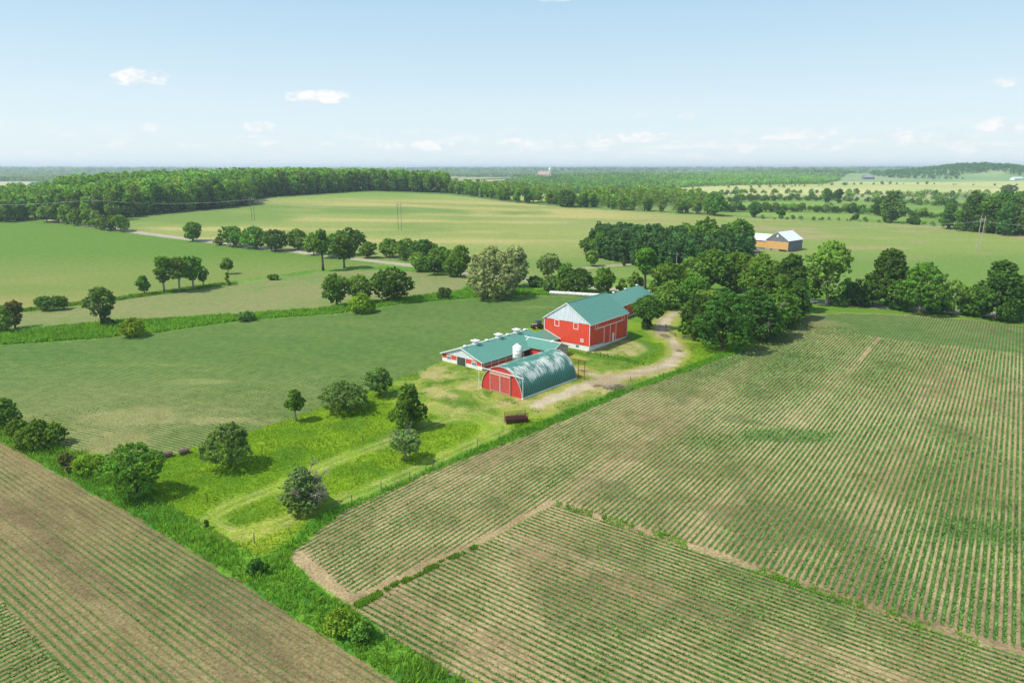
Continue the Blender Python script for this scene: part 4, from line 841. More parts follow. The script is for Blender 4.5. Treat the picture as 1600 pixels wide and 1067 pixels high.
    for xx in (-2.2, .2, 2.1):
        f = MB(); f.box(xx - .5, xx + .5, Lw - .249, Lw - .21, .85, 1.85); f = f.build('window', M_white, wg); MB().box(xx - .38, xx - .05, Lw - .209, Lw - .19, .95, 1.75).build('pane', M_glass, f); MB().box(xx + .05, xx + .38, Lw - .209, Lw - .19, .95, 1.75).build('pane', M_glass, f)
    f = MB().box(hw + .001, hw + .04, 1.0, 2.4, .95, 1.75).build('window', M_white, wg); MB().box(hw + .041, hw + .06, 1.15, 2.25, 1.05, 1.65).build('pane', M_glass, f)
    MB().lathe([(.5, Aw), (.5, Aw + .15), (.3, Aw + .3), (.05, Aw + .34)], 14, (0, Lw - 2.6)).build('roof_vent', M_white, wg)
    # lower link between this barn and the tall barn
    a = math.radians(38.59); uu = np.array([sin(a), cos(a)]); lk = empty('link', (0, 0, 0)); lk.parent = r; lo = np.array([19.47, 166.43]) + np.array([-cos(a), sin(a)]) * 13.7 - uu * .02
    lx, ly = b.L(*lo); lk.location = (lx, ly, 0); lk.rotation_euler = (0, 0, b.t - a)
    Lk = 7.2; MB().box(-4.2, 4.4, -Lk, 0, -.2, 1.9).prism([(-4.2, -Lk, 1.9), (4.4, -Lk, 1.9), (0, -Lk, 3.5)], (0, Lk, 0)).build('wall', M_red, lk)
    gable_roof(MB(), -4.3, 4.5, -Lk, -.25, 1.95, 3.6, .3, .2, .1).build('roof', M_teal, lk); MB().prism([(.1, -.02, 3.86), (5.0, -.02, 2.06), (5.0, -.02, 1.92), (.1, -.02, 3.72)], (0, -.05, 0)).build('white_flashing', M_white, lk)
    return b
M_pink = paint('weathered pinkish boards', A(200, 176, 168, 1.4), .8, .15, 3)
def rear_shed():
    W, L, E, Aa = 10.86, 24.1, 4.16, 6.65
    b = Bld('drive_shed', (33.07, 203.95), 34.79, 'lower red shed with teal roof standing behind the tall barn', 'shed'); r = b.root
    MB().box(-W, 0, 0, L, -.3, E).build('wall', M_redy, r); MB().prism([(-W, -.02, E), (0, -.02, E), (-W / 2, -.02, Aa)], (0, L, 0)).build('gable', M_whiter, r)
    rf = gable_roof(MB(), -W, 0, 0, L, E, Aa, .4, .3, .12).build('roof', M_teal, r); fb = MB(); fb.box(.41, .44, -.3, L + .3, E - .25, E - .05); fascia(fb, -W, 0, 0, E, Aa, .4, .3); fb.build('verge_board', M_white, rf)
    for px in (958.5, 977, 995): cupola(rf, -W / 2, along(b, -W / 2, Aa, px), Aa + .1, False)
    st = MB()
    for k in range(6): st.box(.001, .07, .1 + k * 4.7, .25 + k * 4.7, .1, E - .1)
    st.build('trim', M_white, r)
    for k in range(5):
        d = MB().box(.001, .05, .6 + k * 4.7, 4.4 + k * 4.7, .1, 3.3).build('sliding_door', M_redy, r)
    MB().box(-.02, .1, 0, L, -.1, .28).build('footing', M_found, r)
    return b
def feed_bin():
    x, y = 1.2, 153.4; r = empty('feed_silo', (x, y, 0), .3, 'small white feed silo with hopper bottom standing between the long barn and arched shed', 'silo')
    m = MB().lathe([(1.0, 2.15), (1.02, 2.2), (1.02, 4.7)], 28).build('bin', M_white, r, True); MB().lathe([(1.06, 4.7), (.9, 4.86), (.3, 5.3), (.3, 5.42), (.02, 5.48)], 28).build('lid', M_white, r)
    MB().lathe([(.22, .85), (.22, 1.0), (1.0, 2.15)], 28).build('hopper', M_white, r); rg = MB()
    for z in (2.12, 3.0, 3.85): rg.lathe([(1.02, z), (1.07, z + .02), (1.07, z + .08), (1.02, z + .1)], 28)
    rg.build('band', M_greymetal, m)
    for k in range(4):
        a = k * pi / 2 + .78; MB().tube([(cos(a) * 1.05, sin(a) * 1.05, -.1), (cos(a) * 1.05, sin(a) * 1.05, 2.5)], .06, 6).build('leg', M_greymetal, r)
    ld = MB()
    for s in (-.2, .2): ld.tube([(1.12, s, .4), (1.12, s, 4.8)], .025, 5)
    for k in range(14): ld.tube([(1.12, -.2, .5 + k * .3), (1.12, .2, .5 + k * .3)], .018, 5)
    ld.build('ladder', M_greymetal, r)
def far_barn():
    P = FARB; W, L, E, Aa = P[2], P[3], P[4], P[5]
    b = Bld('weathered_barn', (P[0], P[1]), P[6], 'grey weathered barn with tan boarded lower wall and pale tin roof', 'barn'); r = b.root
    k = (Aa - E) / (W / 2); MB().box(-W, 0, 0, L, -1.5, E).build('wall', M_greywoody, r)
    MB().prism([(-W, -.03, E), (0, -.03, E), (-W / 2, -.03, Aa)], (0, L + .06, 0)).build('gable', M_greywood, r)
    MB().box(-W, .02, -.08, -.001, 1.2, E - 1.0 + .3).build('tan_boarding', M_tan, r); MB().box(-W, .02, -.12, -.001, -1.5, 1.19).build('foundation', M_stone, r)
    MB().box(-W, .02, -.06, -.001, E - .7, E).build('upper_boarding', M_greywood, r)
    rf = gable_roof(MB(), -W, 0, 0, L, E, Aa, .3, .3, .15).build('roof', M_tin, r)
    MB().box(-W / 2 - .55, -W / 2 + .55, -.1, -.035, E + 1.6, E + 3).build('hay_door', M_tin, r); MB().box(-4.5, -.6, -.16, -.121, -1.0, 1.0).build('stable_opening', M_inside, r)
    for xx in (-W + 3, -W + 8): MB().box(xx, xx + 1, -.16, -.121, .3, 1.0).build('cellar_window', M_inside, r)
    w2 = 9.5; MB().box(-W - w2, -W - .01, .6, L * .8, -1.5, E - .6).build('lean_to_wall', M_greywood, r); MB().box(-W - w2, -W - .01, .5, .599, 1.2, E - 1.6).build('tan_boarding', M_tan, r)
    MB().prism([(-W - w2 - .4, .3, E - .9), (-W - .01, .3, E - .9), (-W - .01, L * .4, E + 2.2), (-W - w2 - .4, L * .4, E + 2.2)], (0, 0, .15)).prism([(-W - w2 - .4, L * .4, E + 2.2), (-W - .01, L * .4, E + 2.2), (-W - .01, L * .8, E - .9), (-W - w2 - .4, L * .8, E - .9)], (0, 0, .15)).build('lean_to_roof', M_tin, r)
    jk = MB()
    return b
FARB = (150.25, 372.63, 13.1, 16.5, 5.9, 10.2, 48.0)
def simple_house(name, org, th, W, L, E, Aa, wallm, roofm, label, cat, chim=None, group=None, win=True):
    b = Bld(name, org, th, label, cat, group); r = b.root; MB().box(-W, 0, 0, L, -1, E).build('wall', wallm, r); MB().prism([(-W, 0, E), (0, 0, E), (-W / 2, 0, Aa)], (0, L, 0)).build('gable', wallm, r)
    rf = gable_roof(MB(), -W, 0, 0, L, E, Aa, .4, .4, .18).build('roof', roofm, r)
    if chim: MB().box(-W / 2 - .45, -W / 2 + .45, chim, chim + .9, E, Aa + 1.5).build('chimney', M_brick, rf)
    if win:
        for k in range(3):
            for z in ((1.4, 4.2) if E > 5 else (1.4,)):
                f = MB().box(-W + 1.2 + k * (W - 3) / 2, -W + 2.2 + k * (W - 3) / 2, -.05, -.001, z, z + 1.4).build('window', M_white, r); MB().box(-W + 1.32 + k * (W - 3) / 2, -W + 2.08 + k * (W - 3) / 2, -.07, -.051, z + .12, z + 1.28).build('pane', M_glass, f)
    return b
def vehicle(px, py, yaw, mat, label, cat='car', name='parked_car', long=4.6):
    x, y, z = ground_at(px, py); r = empty(name, (x, y, z), yaw, label, cat); h = long / 2
    body = MB(); w = .9
    prof = [(-h, .45), (-h, .85), (-h * .62, 1.0), (-h * .38, 1.48), (h * .35, 1.5), (h * .78, 1.02), (h, .9), (h, .45)]
    body.prism([(p[0], -w, p[1]) for p in prof][::-1], (0, 2 * w, 0)); body.build('body', mat, r)
    g = MB(); g.prism([(-h * .56, -w - .01, 1.04), (-h * .36, -w - .01, 1.40), (h * .32, -w - .01, 1.42), (h * .66, -w - .01, 1.04)][::-1], (0, 2 * w + .02, 0)); g.build('side_window', M_glass, r)
    for sx in (-h * .62, h * .62):
        for sy in (-w, w):
            wl_ = MB().tube([(sx, sy - .1, .34), (sx, sy + .1, .34)], .34, 14).build('wheel', M_black, r); MB().tube([(sx, sy - .115, .34), (sx, sy + .115, .34)], .18, 10).build('rim', M_greymetal, wl_)
    for sy in (-.6, .6): MB().box(h - .02, h + .02, sy - .16, sy + .16, .62, .78).build('headlight', M_white, r)
def tractor():
    x, y, _ = ground_at(840, 513.5); r = empty('tractor', (x, y, 0), radians(200), 'small dark red tractor parked behind the long low barn', 'tractor')
    MB().box(-.9, 1.7, -.35, .35, .75, 1.35).box(-.6, .2, -.6, .6, .9, 1.15).build('body', M_redsteel, r); MB().box(.3, 1.72, -.36, .36, 1.352, 1.42).build('bonnet', M_greymetal, r)
    cb = MB()
    for sx in (-.9, .3):
        for sy in (-.62, .62): cb.box(sx - .05, sx + .05, sy - .05, sy + .05, 1.1, 2.35)
    cb.box(-1.1, .5, -.75, .75, 2.35, 2.45); cb.build('cab_frame', M_darkgrey, r); MB().box(-.86, .26, -.6, .6, 1.4, 2.34).build('cab_glass', M_glass, r)
    for sx, rr, wd in ((-.7, .75, .35), (1.35, .45, .22)):
        for sy in (-.85, .85):
            w = MB().tube([(sx, sy - wd / 2, rr), (sx, sy + wd / 2, rr)], rr, 18).build('wheel', M_black, r); MB().tube([(sx, sy - wd / 2 - .02, rr), (sx, sy + wd / 2 + .02, rr)], rr * .5, 12).build('rim', M_redsteel, w)
    MB().tube([(1.1, 0, 1.3), (1.1, 0, 2.1)], .04, 6).build('exhaust', M_black, r)
M_darkgrey = paint('dark grey paint', (.06, .06, .065), .6, .15, 3)
def feed_rack():
    xa, ya, _ = ground_at(789.5, 660.5); xb, yb, _ = ground_at(823.5, 658); Lr = math.hypot(xb - xa, yb - ya)
    r = empty('hay_feeder', ((xa + xb) / 2, (ya + yb) / 2, 0), math.atan2(yb - ya, xb - xa), 'rusty slatted hay feeder rack with solid trough on the grass', 'feeder')
    h = Lr / 2; tr = MB(); tr.prism([(-h, -.65, .25), (-h, .65, .25), (-h, .85, .95), (-h, .78, .95), (-h, .58, .33), (-h, -.58, .33), (-h, -.78, .95), (-h, -.85, .95)], (2 * h, 0, 0)); tr.box(-h, -h + .05, -.7, .7, .3, .95); tr.box(h - .05, h, -.7, .7, .3, .95)
    tr.build('trough', M_rust, r); sl = MB(); n = 17
    for k in range(n):
        x = -h + .08 + k * (2 * h - .16) / (n - 1)
        for s in (-1, 1): sl.tube([(x, s * .80, .9), (x, s * .95, 1.75)], .03, 5)
    for s in (-1, 1): sl.tube([(-h, s * .95, 1.75), (h, s * .95, 1.75)], .04, 6); sl.tube([(-h, s * .88, 1.35), (h, s * .88, 1.35)], .03, 6)
    sl.build('rack_bars', M_rust, r)
    for sx in (-h + .3, h - .3): MB().box(sx - .06, sx + .06, -.8, .8, 0, .26).build('skid', M_rust, r)
    for sx in (-h + .02, h - .06): MB().box(sx, sx + .06, -.92, -.86, .0, 1.75).box(sx, sx + .06, .86, .92, 0, 1.75).build('corner_post', M_rust, r)
def round_bale(px, py, yaw, label):
    x, y, _ = ground_at(px, py); r = .52; rs = np.random.RandomState(int(px)); n = 26; prof = []
    mb = MB(); k = 9
    for j in range(k):
        yy = -.75 + 1.5 * j / (k - 1); rr = r * (1 - .10 * abs(2 * j / (k - 1) - 1) ** 4)
        for q in range(n): t = 2 * pi * q / n; e = rr * (1 + .05 * rs.normal() * .6) * (1 - (.10 if sin(t) < -.75 else 0)); mb.v.append((cos(t) * e, yy, r * .9 + sin(t) * e))
    for j in range(k - 1):
        for q in range(n): mb.f.append((j * n + q, j * n + (q + 1) % n, (j + 1) * n + (q + 1) % n, (j + 1) * n + q))
    mb.f.append(tuple(reversed(range(n)))); mb.f.append(tuple((k - 1) * n + q for q in range(n)))
    o = mb.build('round_bale', M_oldbale); o.location = (x, y, -.03); o.rotation_euler = (0, 0, yaw); tag(o, label, 'hay bale', 'old round bales at the field edge')
M_oldbale = paint('old weathered hay', A(128, 112, 92, 1.6), .95, .3, 5, dirt=A(190, 176, 160, 1.3), bump=.6)
def bale_tube():
    a = np.array(ground_at(858, 460)[:2]); b_ = np.array(ground_at(960, 466)[:2]); d = b_ - a; Ln = np.linalg.norm(d); mb = MB(); pts = []; rad = []; n = int(Ln / .2); rs = random.Random(4)
    for k in range(n + 1):
        t = k / n; f = (t * Ln / 1.25) % 1; rr = .72 + .06 * math.sin(pi * f) + .02 * rs.random(); rr *= min(1, .35 + k * .3, .35 + (n - k) * .3)
        p = a + d * t; pts.append((p[0], p[1], .62)); rad.append(rr)
    mb.tube(pts, rad, 16); o = mb.build('wrapped_bale_row', M_wrap, None, True); tag(o, 'long white plastic wrapped row of hay bales along the far field edge', 'bale wrap')
M_wrap = paint('white bale wrap', (.52, .52, .48), .55, .25, .9, dirt=(.3, .29, .24))
def post_and_rails():
    k = 0
    for i, (px, py, h) in enumerate([(746, 698, 1.5), (676.5, 732.5, 1.6), (640, 749, 1.3), (596, 766, 1.5), (550, 783, 1.0), (397.5, 848, 1.4), (324, 785, 1.5), (567, 689, 1.3), (916, 633, 1.2), (985, 596, 1.2)]):
        x, y, _ = ground_at(px, py); rs = random.Random(i); mb = MB(); mb.tube([(0, 0, -.3), (rs.uniform(-.03, .03), 0, h * .5), (rs.uniform(-.08, .08), rs.uniform(-.05, .05), h)], [.07, .06, .05], 8)
        o = mb.build('fence_post', M_wood); o.location = (x, y, 0); tag(o, POSTL[i], 'fence post', 'old wooden fence posts beside the lane')
    pts = [ground_at(*p)[:2] for p in ((1040, 512), (1045, 519), (1055, 526), (1068, 531), (1082, 533))]; r = empty('rail_fence', (pts[0][0], pts[0][1], 0), 0, 'low grey rail fence curving round the foot of the big tree clump', 'fence')
    rl = MB(); P = [(p[0] - pts[0][0], p[1] - pts[0][1]) for p in pts]
    for a, b_ in zip(P[:-1], P[1:]):
        for z in (.6, 1.0): rl.tube([(a[0], a[1], z), (b_[0], b_[1], z)], .06, 5)
    rl.build('rail', M_wood, r)
    for p in P: MB().tube([(p[0], p[1], -.2), (p[0], p[1], 1.15)], .09, 7).build('post', M_wood, r)
POSTL = ['fence post at the bend of the mown track nearest the hay feeder', 'thick grey fence post beside a bare soil notch at the field edge', 'short fence post among weeds left of the bare soil notch', 'grey fence post right of the half dead apple tree', 'low stub of a fence post on the mown lane',
         'dark fence post in long grass near the ditch corner', 'thin post standing in bright long grass left of the mown loop', 'thin post in the meadow above the upper mown track', 'post in the green verge between shed and crop field', 'post in the verge below the rubble heap']
def rubble():
    rs = np.random.RandomState(8); x, y, _ = ground_at(965, 606); mb = MB()
    for i in range(240):
        a = rs.rand() * 6.28; d = rs.rand() ** .7; cx, cy = x + cos(a) * d * 2.9, y + sin(a) * d * 1.5; s = .08 + .25 * rs.rand(); z = .75 * (1 - d) * rs.rand(); t = rs.rand() * 3; c, q = cos(t), sin(t); w, l, h = s * (.5 + rs.rand()), s * (.8 + 2.2 * rs.rand()), s * .5
        P = [(cx + c * ax * l - q * ay * w, cy + q * ax * l + c * ay * w) for ax, ay in ((-1, -1), (1, -1), (1, 1), (-1, 1))]; mb.prism([(p[0], p[1], z - .05) for p in P], (0, 0, h + .06))
    o = mb.build('rubble_heap', M_rub); tag(o, 'heap of broken stone and scrap beside the gravel driveway', 'rubble', kind='stuff')
M_rub = paint('mixed rubble', A(150, 138, 120, 1.8), .9, .55, 2.2, dirt=A(84, 72, 62, 1.6))
def power_line():
    spec = [(150, 349, 19, 'tall twin pole power frame at the forest edge by the roadside tree row'), (396, 345, 18, 'twin pole power frame on the pale hay field near the forest corner'), (625, 360, 18, 'twin pole power frame alone in the middle of the pale hay field'), (1528, 392, 19, 'twin pole power frame on the right hay field before the dark wood')]
    tops = []
    for (px, py, h, lb) in spec:
        x, y, z = ground_at(px, py); ps_ = .85 if px > 1000 else 1.3; ca = 1.5 if px > 1000 else 2.6
        r = empty('power_pole', (x, y, z), radians(-25), lb, 'power pole', 'twin pole frames of the power line')
        pm = M_polew if px > 1000 else M_wood
        for s in (-ps_, ps_): MB().tube([(s, 0, -.5), (s, 0, h)], [.22, .15] if px > 1000 else [.16, .10], 8).build('pole', pm, r)
        MB().box(-ca, ca, -.09, .09, h - 1.6, h - 1.4).build('crossarm', pm, r)
        for s in (-ca + .2, 0, ca - .2): MB().lathe([(.08, h - 3.0), (.16, h - 2.8), (.08, h - 2.4), (.16, h - 2.2), (.06, h - 1.6)], 8, (s, 0)).build('insulator', M_greymetal, r)
        c, q = cos(radians(-25)), sin(radians(-25)); tops.append([(x + s * c, y + s * q, z + h - 3.0) for s in (-ca + .2, 0, ca - .2)])
    d = np.array(tops[0]) - np.array(tops[1]); tops = [list(map(tuple, np.array(tops[0]) + d * 1.2))] + tops + [[(430 + k, 330, 16) for k in (0, 3, 6)]]
    mb = MB()
    for A0, B0 in zip(tops[:-1], tops[1:]):
        for p, q in zip(A0, B0):
            p, q = np.array(p), np.array(q); ln = np.linalg.norm(q - p); pts = [tuple(p + (q - p) * t - np.array([0, 0, ln * .025 * 4 * t * (1 - t)])) for t in np.linspace(0, 1, 17)]; mb.tube(pts, .022, 4, False)
    tag(mb.build('power_wire', M_wire), 'sagging overhead wires strung between the twin pole frames', 'power line')
    for (px, py, h, lb) in [(1161, 398, 9, 'pale wooden utility pole at the right end of the spruce plantation'), (1056, 428, 9.5, 'wooden utility pole in front of the dark spruces'), (1465, 468, 9, 'utility pole behind the gap in the right tree row')]:
        x, y, z = ground_at(px, py); r = empty('utility_pole', (x, y, z), .3, lb, 'utility pole'); MB().tube([(0, 0, -.5), (0, 0, h)], [.17, .12], 8).build('pole', M_polew, r); MB().box(-.9, .9, -.06, .06, h - .8, h - .65).build('crossarm', M_polew, r)
M_polew = paint('grey pole timber', A(196, 188, 172, 1.5), .9, .15, 2); M_wire = paint('wire', (.35, .36, .36), .5, .05)
def church():
    x, y = 108.0, 2200.0; z = float(hgt(x, y)); r = empty('church', (x, y, z), radians(10), 'distant pale church with pink roof and white tower on the horizon', 'church')
    MB().box(-26, 8, -8, 8, -3, 15).build('nave', M_white, r); MB().prism([(-26, -9, 15), (-26, 9, 15), (-26, 0, 26)], (34, 0, 0)).build('roof', M_pinkroof, r)
    t = MB().box(8.01, 14, -3, 3, -3, 31).build('tower', M_white, r); i = MB(); i.lathe([(4.4, 31), (.2, 39)], 4, (11, 0)); i.build('spire', M_white, r); MB().box(-40, -26.01, -6, 6, -3, 13).build('annex', M_white, r)
    for k in range(4): MB().box(-23 + k * 8, -20 + k * 8, -8.1, -8.001, 4, 11).build('window', M_glass, r)
M_pinkroof = paint('pinkish roof', A(222, 186, 176, 1.5), .8, .1)
FOOT = [(2.01 + .66 * 9 - .75 * 5.6, 129.84 + .75 * 9 + .66 * 5.6, radians(90 - 41.27), 9.6, 6.4), (-6.87 + .647 * 14 - .762 * 6.5, 149.78 + .762 * 14 + .647 * 6.5, radians(90 - 40.32), 15.5, 7.6), (19.47 + .62 * 9.5 - .78 * 7, 166.43 + .78 * 9.5 + .62 * 7, radians(90 - 38.59), 10.5, 7.8), (33 + .57 * 12 - .82 * 5.4, 204 + .82 * 12 + .57 * 5.4, radians(90 - 34.8), 12.5, 6), (9.5, 164, radians(-38), 6.5, 4.5)]

# ------------------------------------------------------------------ trees
ORD = ['', 'first', 'second', 'third', 'fourth', 'fifth', 'sixth', 'seventh', 'eighth', 'ninth', 'tenth', 'eleventh', 'twelfth', 'thirteenth', 'fourteenth', 'fifteenth', 'sixteenth', 'seventeenth', 'eighteenth', 'nineteenth', 'twentieth']
def tree(px, py, top, w, kind, leaf, label, cat='tree', z0=.12, name=None, group=None, seed=None, lean=(0, 0), dead=0, sparse=None, nl=22, tr=None, bark=None, fine=1.0, limbs=6, rnd=.75, dens=1.0, dside=(0, 0), dup=1.0, dz=None, dspread=1.0):
    x, y, z = ground_at(px, py); k = px_m(px, py); H = (py - top) * k; W = w * k; seed = seed or int(px * 7 + py)
    name = name or ('bush' if cat == 'bush' else 'broadleaf_tree'); r = empty(name, (x, y, z), 0, label, cat, group); W *= 1.16; H *= 1.03
    lf = min(max(3.1 * k, .26), 1.5) * fine; Hc = H * (1 - z0); n = int(min(3.0 * pi * W * Hc / (.31 * lf * lf), 26000) * dens)
    me, cs, rr = make_crown('crown', LEAF[leaf], W * .96, H, z0 * H, kind, nl, n, lf, seed, rnd, sparse, lean); link('crown', me, r)
    make_trunk('trunk', max(z0 * H, .4), H, W, tr or max(.10, .028 * H), seed, cs, r, bark, lean, limbs)
    if dead: dead_branches('dead_branches', r, W, H, H * .35 if dz is None else H * dz, dead, seed, dspread, dside, up=dup)
    return r
def meadow_trees():
    T = tree
    T(216, 775, 684, 92, 'egg', 'mid', 'large dense round green tree at the ditch beside the striped left field', z0=.03, nl=34, fine=.85)
    T(362, 729, 664, 76, 'dome', 'apple', 'grey green spreading tree right of the two old round bales', z0=.14, nl=26, fine=.85)
    T(463, 658, 608, 29, 'egg', 'mid', 'small lollipop shaped tree on a bare trunk at the meadow edge', z0=.30, nl=14, name='lollipop_tree', bark=M_bark_pale, rnd=.6, tr=.16)
    T(539, 640, 596, 74, 'dome', 'apple', 'wide low dark bushy tree right of the lollipop tree', z0=.08, nl=26)
    T(594, 618, 576, 42, 'round', 'apple', 'small round tree just below the long red cattle barn', z0=.15)
    T(640, 669, 599, 64, 'spire', 'mid', 'dense upright dark green tree in the middle of the meadow', z0=.08, nl=40, fine=.85)
    T(635, 719, 672, 46, 'round', 'silver', 'small silvery old apple tree with bare twigs and pale trunk', z0=.28, name='apple_tree', cat='tree', bark=M_bark_pale, dead=5, dup=1.2, tr=.22, dside=(-.4, 0), dspread=.8)
    T(473, 796, 730, 66, 'dome', 'silver', 'half dead grey apple tree with bleached bare branches beside the mown lane', z0=.05, name='apple_tree', dead=11, nl=30, dside=(.75, -.45), dup=.9, dz=.22, fine=.85, dspread=.85, sparse=.30)
    T(9, 669, 622, 50, 'dome', 'mid', 'dark bushy tree cut off by the left edge of the photo', 'tree', z0=.05)
    T(30, 680, 655, 34, 'dome', 'mid', 'small bush squeezed between two larger ones at the left ditch', 'bush', z0=.02)
    T(65, 699, 655, 66, 'dome', 'mid', 'broad green bush on the ditch bank left of the low yellow shrubs', 'bush', z0=.02, nl=28)
    T(106, 736, 706, 28, 'dome', 'brown', 'sparse brownish shrub in the ditch', 'bush', z0=.02, nl=14)
    T(141, 738, 712, 52, 'dome', 'olive', 'low spreading yellow green shrub in the ditch', 'bush', z0=.02, nl=18)
    T(403, 896, 873, 28, 'dome', 'dark', 'small dark round bush in the ditch grass below the mown loop', 'bush', z0=.02, nl=12)
    T(533, 985, 951, 46, 'dome', 'lime', 'bright yellow green bush at the corner where three crop fields meet', 'bush', z0=.02, nl=18)
    T(572, 998, 970, 40, 'dome', 'mid', 'medium green bush touching the bright yellow green one', 'bush', z0=.02, nl=14)
    T(323, 1000 - 175, 812, 10, 'dome', 'dark', 'tiny dark shrub inside the mown loop', 'bush', z0=.02, nl=6)
    T(1015, 513, 462, 44, 'round', 'dark', 'dark round tree standing alone between the barns and the driveway', z0=.24, nl=26, lean=(-.06, 0), fine=.9)
    T(1010, 514, 498, 18, 'dome', 'dark', 'small dark bush at the foot of the round driveway tree', 'bush', z0=.0, nl=8)
def left_trees():
    T = tree
    T(4, 519, 477, 38, 'egg', 'light', 'light green tree at the far left end of the grass strip', z0=.05, sparse=.3)
    T(24, 512, 466, 26, 'vase', 'brown', 'thin brownish topped tree behind the light green one at the left edge', z0=.1, sparse=.4)
    T(72, 485, 463, 28, 'round', 'apple', 'greyer left half of a pair of round bushes on the left strip', 'bush', z0=.03, nl=14)
    T(91, 484, 463, 28, 'round', 'mid', 'greener right half of a pair of round bushes on the left strip', 'bush', z0=.03, nl=14)
    T(160, 509, 449, 46, 'vase', 'apple', 'lopsided tree with leaning top and narrow leafy trunk', z0=.25, sparse=.33, nl=20, lean=(-.02, 0), dside=(.5, 0))
    T(166, 509, 482, 26, 'dome', 'apple', 'leafy undergrowth bush at the foot of the lopsided tree', 'bush', z0=0, nl=10)
    T(208, 526, 497, 40, 'dome', 'olive', 'dense olive green bush on the grass strip', 'bush', z0=.02, nl=20)
    T(386, 501, 486, 28, 'dome', 'apple', 'low bush halfway along the grass strip', 'bush', z0=.02, nl=12)
    T(226, 460, 430, 22, 'egg', 'mid', 'small oval tree just left of the tall four tree clump', z0=.15, nl=12)
    for i, (px, py, tp, w) in enumerate([(257, 457, 401, 31), (281, 456, 402, 33), (302, 452, 402, 33), (318, 449, 416, 19)]):
        T(px, py, tp, w, 'vase', 'mid', ORD[i + 1] + ' from the left of the four tall open trunked trees on the field strip', z0=.28, sparse=.36, nl=18, group='clump of tall trees on the field strip', bark=M_bark_pale, limbs=9)
    T(356, 428, 403, 19, 'round', 'mid', 'slender top heavy tree alone right of the four tree clump', z0=.2, nl=10); 
    T(356, 446, 424, 9, 'spire', 'olive', 'narrow ivy covered stem under the slender lone tree', 'tree', name='ivy_stem', z0=.0, nl=8)
    T(428, 437, 428, 17, 'dome', 'mid', 'tiny bush on the upper strip right of the slender tree', 'bush', z0=.0, nl=8)
    T(525, 478, 429, 37, 'round', 'mid', 'dark round tree at the left end of the group of four on the grass strip', z0=.08)
    T(563, 474, 430, 48, 'round', 'light', 'pale yellow green tree in the middle of the strip group', z0=.08)
    T(566, 488, 459, 44, 'dome', 'olive', 'bright yellow green bush in front of the pale tree', 'bush', z0=.0)
    T(615, 470, 420, 62, 'round', 'dark', 'broad dark green round tree at the right end of the strip group', z0=.05, nl=32)
    T(693, 467, 449, 23, 'round', 'apple', 'small grey green bush between the dark tree and the willow', 'bush', z0=.03, nl=12)
    W_ = dict(nl=36, fine=.95, name='willow_tree', cat='tree', rnd=.6)
    T(768, 465, 388, 84, 'dome', 'willow', 'big pale grey green willow, largest tree beside the soybean field', z0=.03, **W_)
    T(805, 448, 382, 46, 'egg', 'willow', 'second narrower willow leaning behind the right side of the big one', z0=.05, **W_)
    T(748, 458, 432, 24, 'dome', 'mid', 'green bush at the left foot of the big willow', 'bush', z0=.0, nl=10)
    row = [(301, 377, 347, 24, 'round', 'mid'), (343, 383, 370, 14, 'dome', 'brown'), (366, 385, 354, 35, 'round', 'mid'), (400, 388, 355, 34, 'round', 'mid'), (430, 392, 360, 34, 'round', 'dark'), (465, 390, 357, 32, 'egg', 'mid'), (490, 398, 364, 24, 'egg', 'light'), (521, 402, 368, 36, 'round', 'mid'),
           (547, 398, 357, 34, 'round', 'dark'), (575, 403, 378, 24, 'round', 'mid'), (609, 402, 373, 32, 'egg', 'mid'), (636, 406, 373, 34, 'round', 'mid'), (664, 412, 376, 34, 'round', 'dark'), (690, 424, 384, 38, 'round', 'mid'), (655, 424, 394, 26, 'round', 'light'), (678, 430, 402, 24, 'dome', 'dark'), (720, 433, 385, 34, 'round', 'mid'), (705, 432, 402, 24, 'dome', 'mid')]
    row.sort(); row = [(a, b, c, d * 1.22, e, f) for a, b, c, d, e, f in row]
    for i, (px, py, tp, w, kd, lf) in enumerate(row):
        T(px, py, tp, w, kd, lf, ORD[i + 1] + ' tree from the left in the row along the distant gravel road', z0=.06, nl=16, group='trees along the gravel road', dens=.9)
    T(505, 423, 361, 27, 'egg', 'mid', 'tree with bare lower trunk standing before the left part of the gravel road row', z0=.34, nl=14)
    T(538, 419, 368, 38, 'round', 'mid', 'tree with short forked trunk standing before the middle of the gravel road row', z0=.25, nl=16)
    hed = [(74, 347, 322, 20), (90, 348, 322, 20), (105, 350, 323, 18), (122, 352, 326, 19), (139, 354, 328, 17), (151, 357, 332, 14), (160, 359, 337, 13), (174, 360, 339, 19), (189, 362, 339, 24)]
    for i, (px, py, tp, w) in enumerate(hed):
        T(px, py, tp - 2, w * 1.3, 'round', 'light' if i < 7 else 'mid', ORD[i + 1] + ' tree from the left in the rounded hedge row before the forest', z0=.02, nl=10, group='rounded trees of the field hedge', dens=.8)
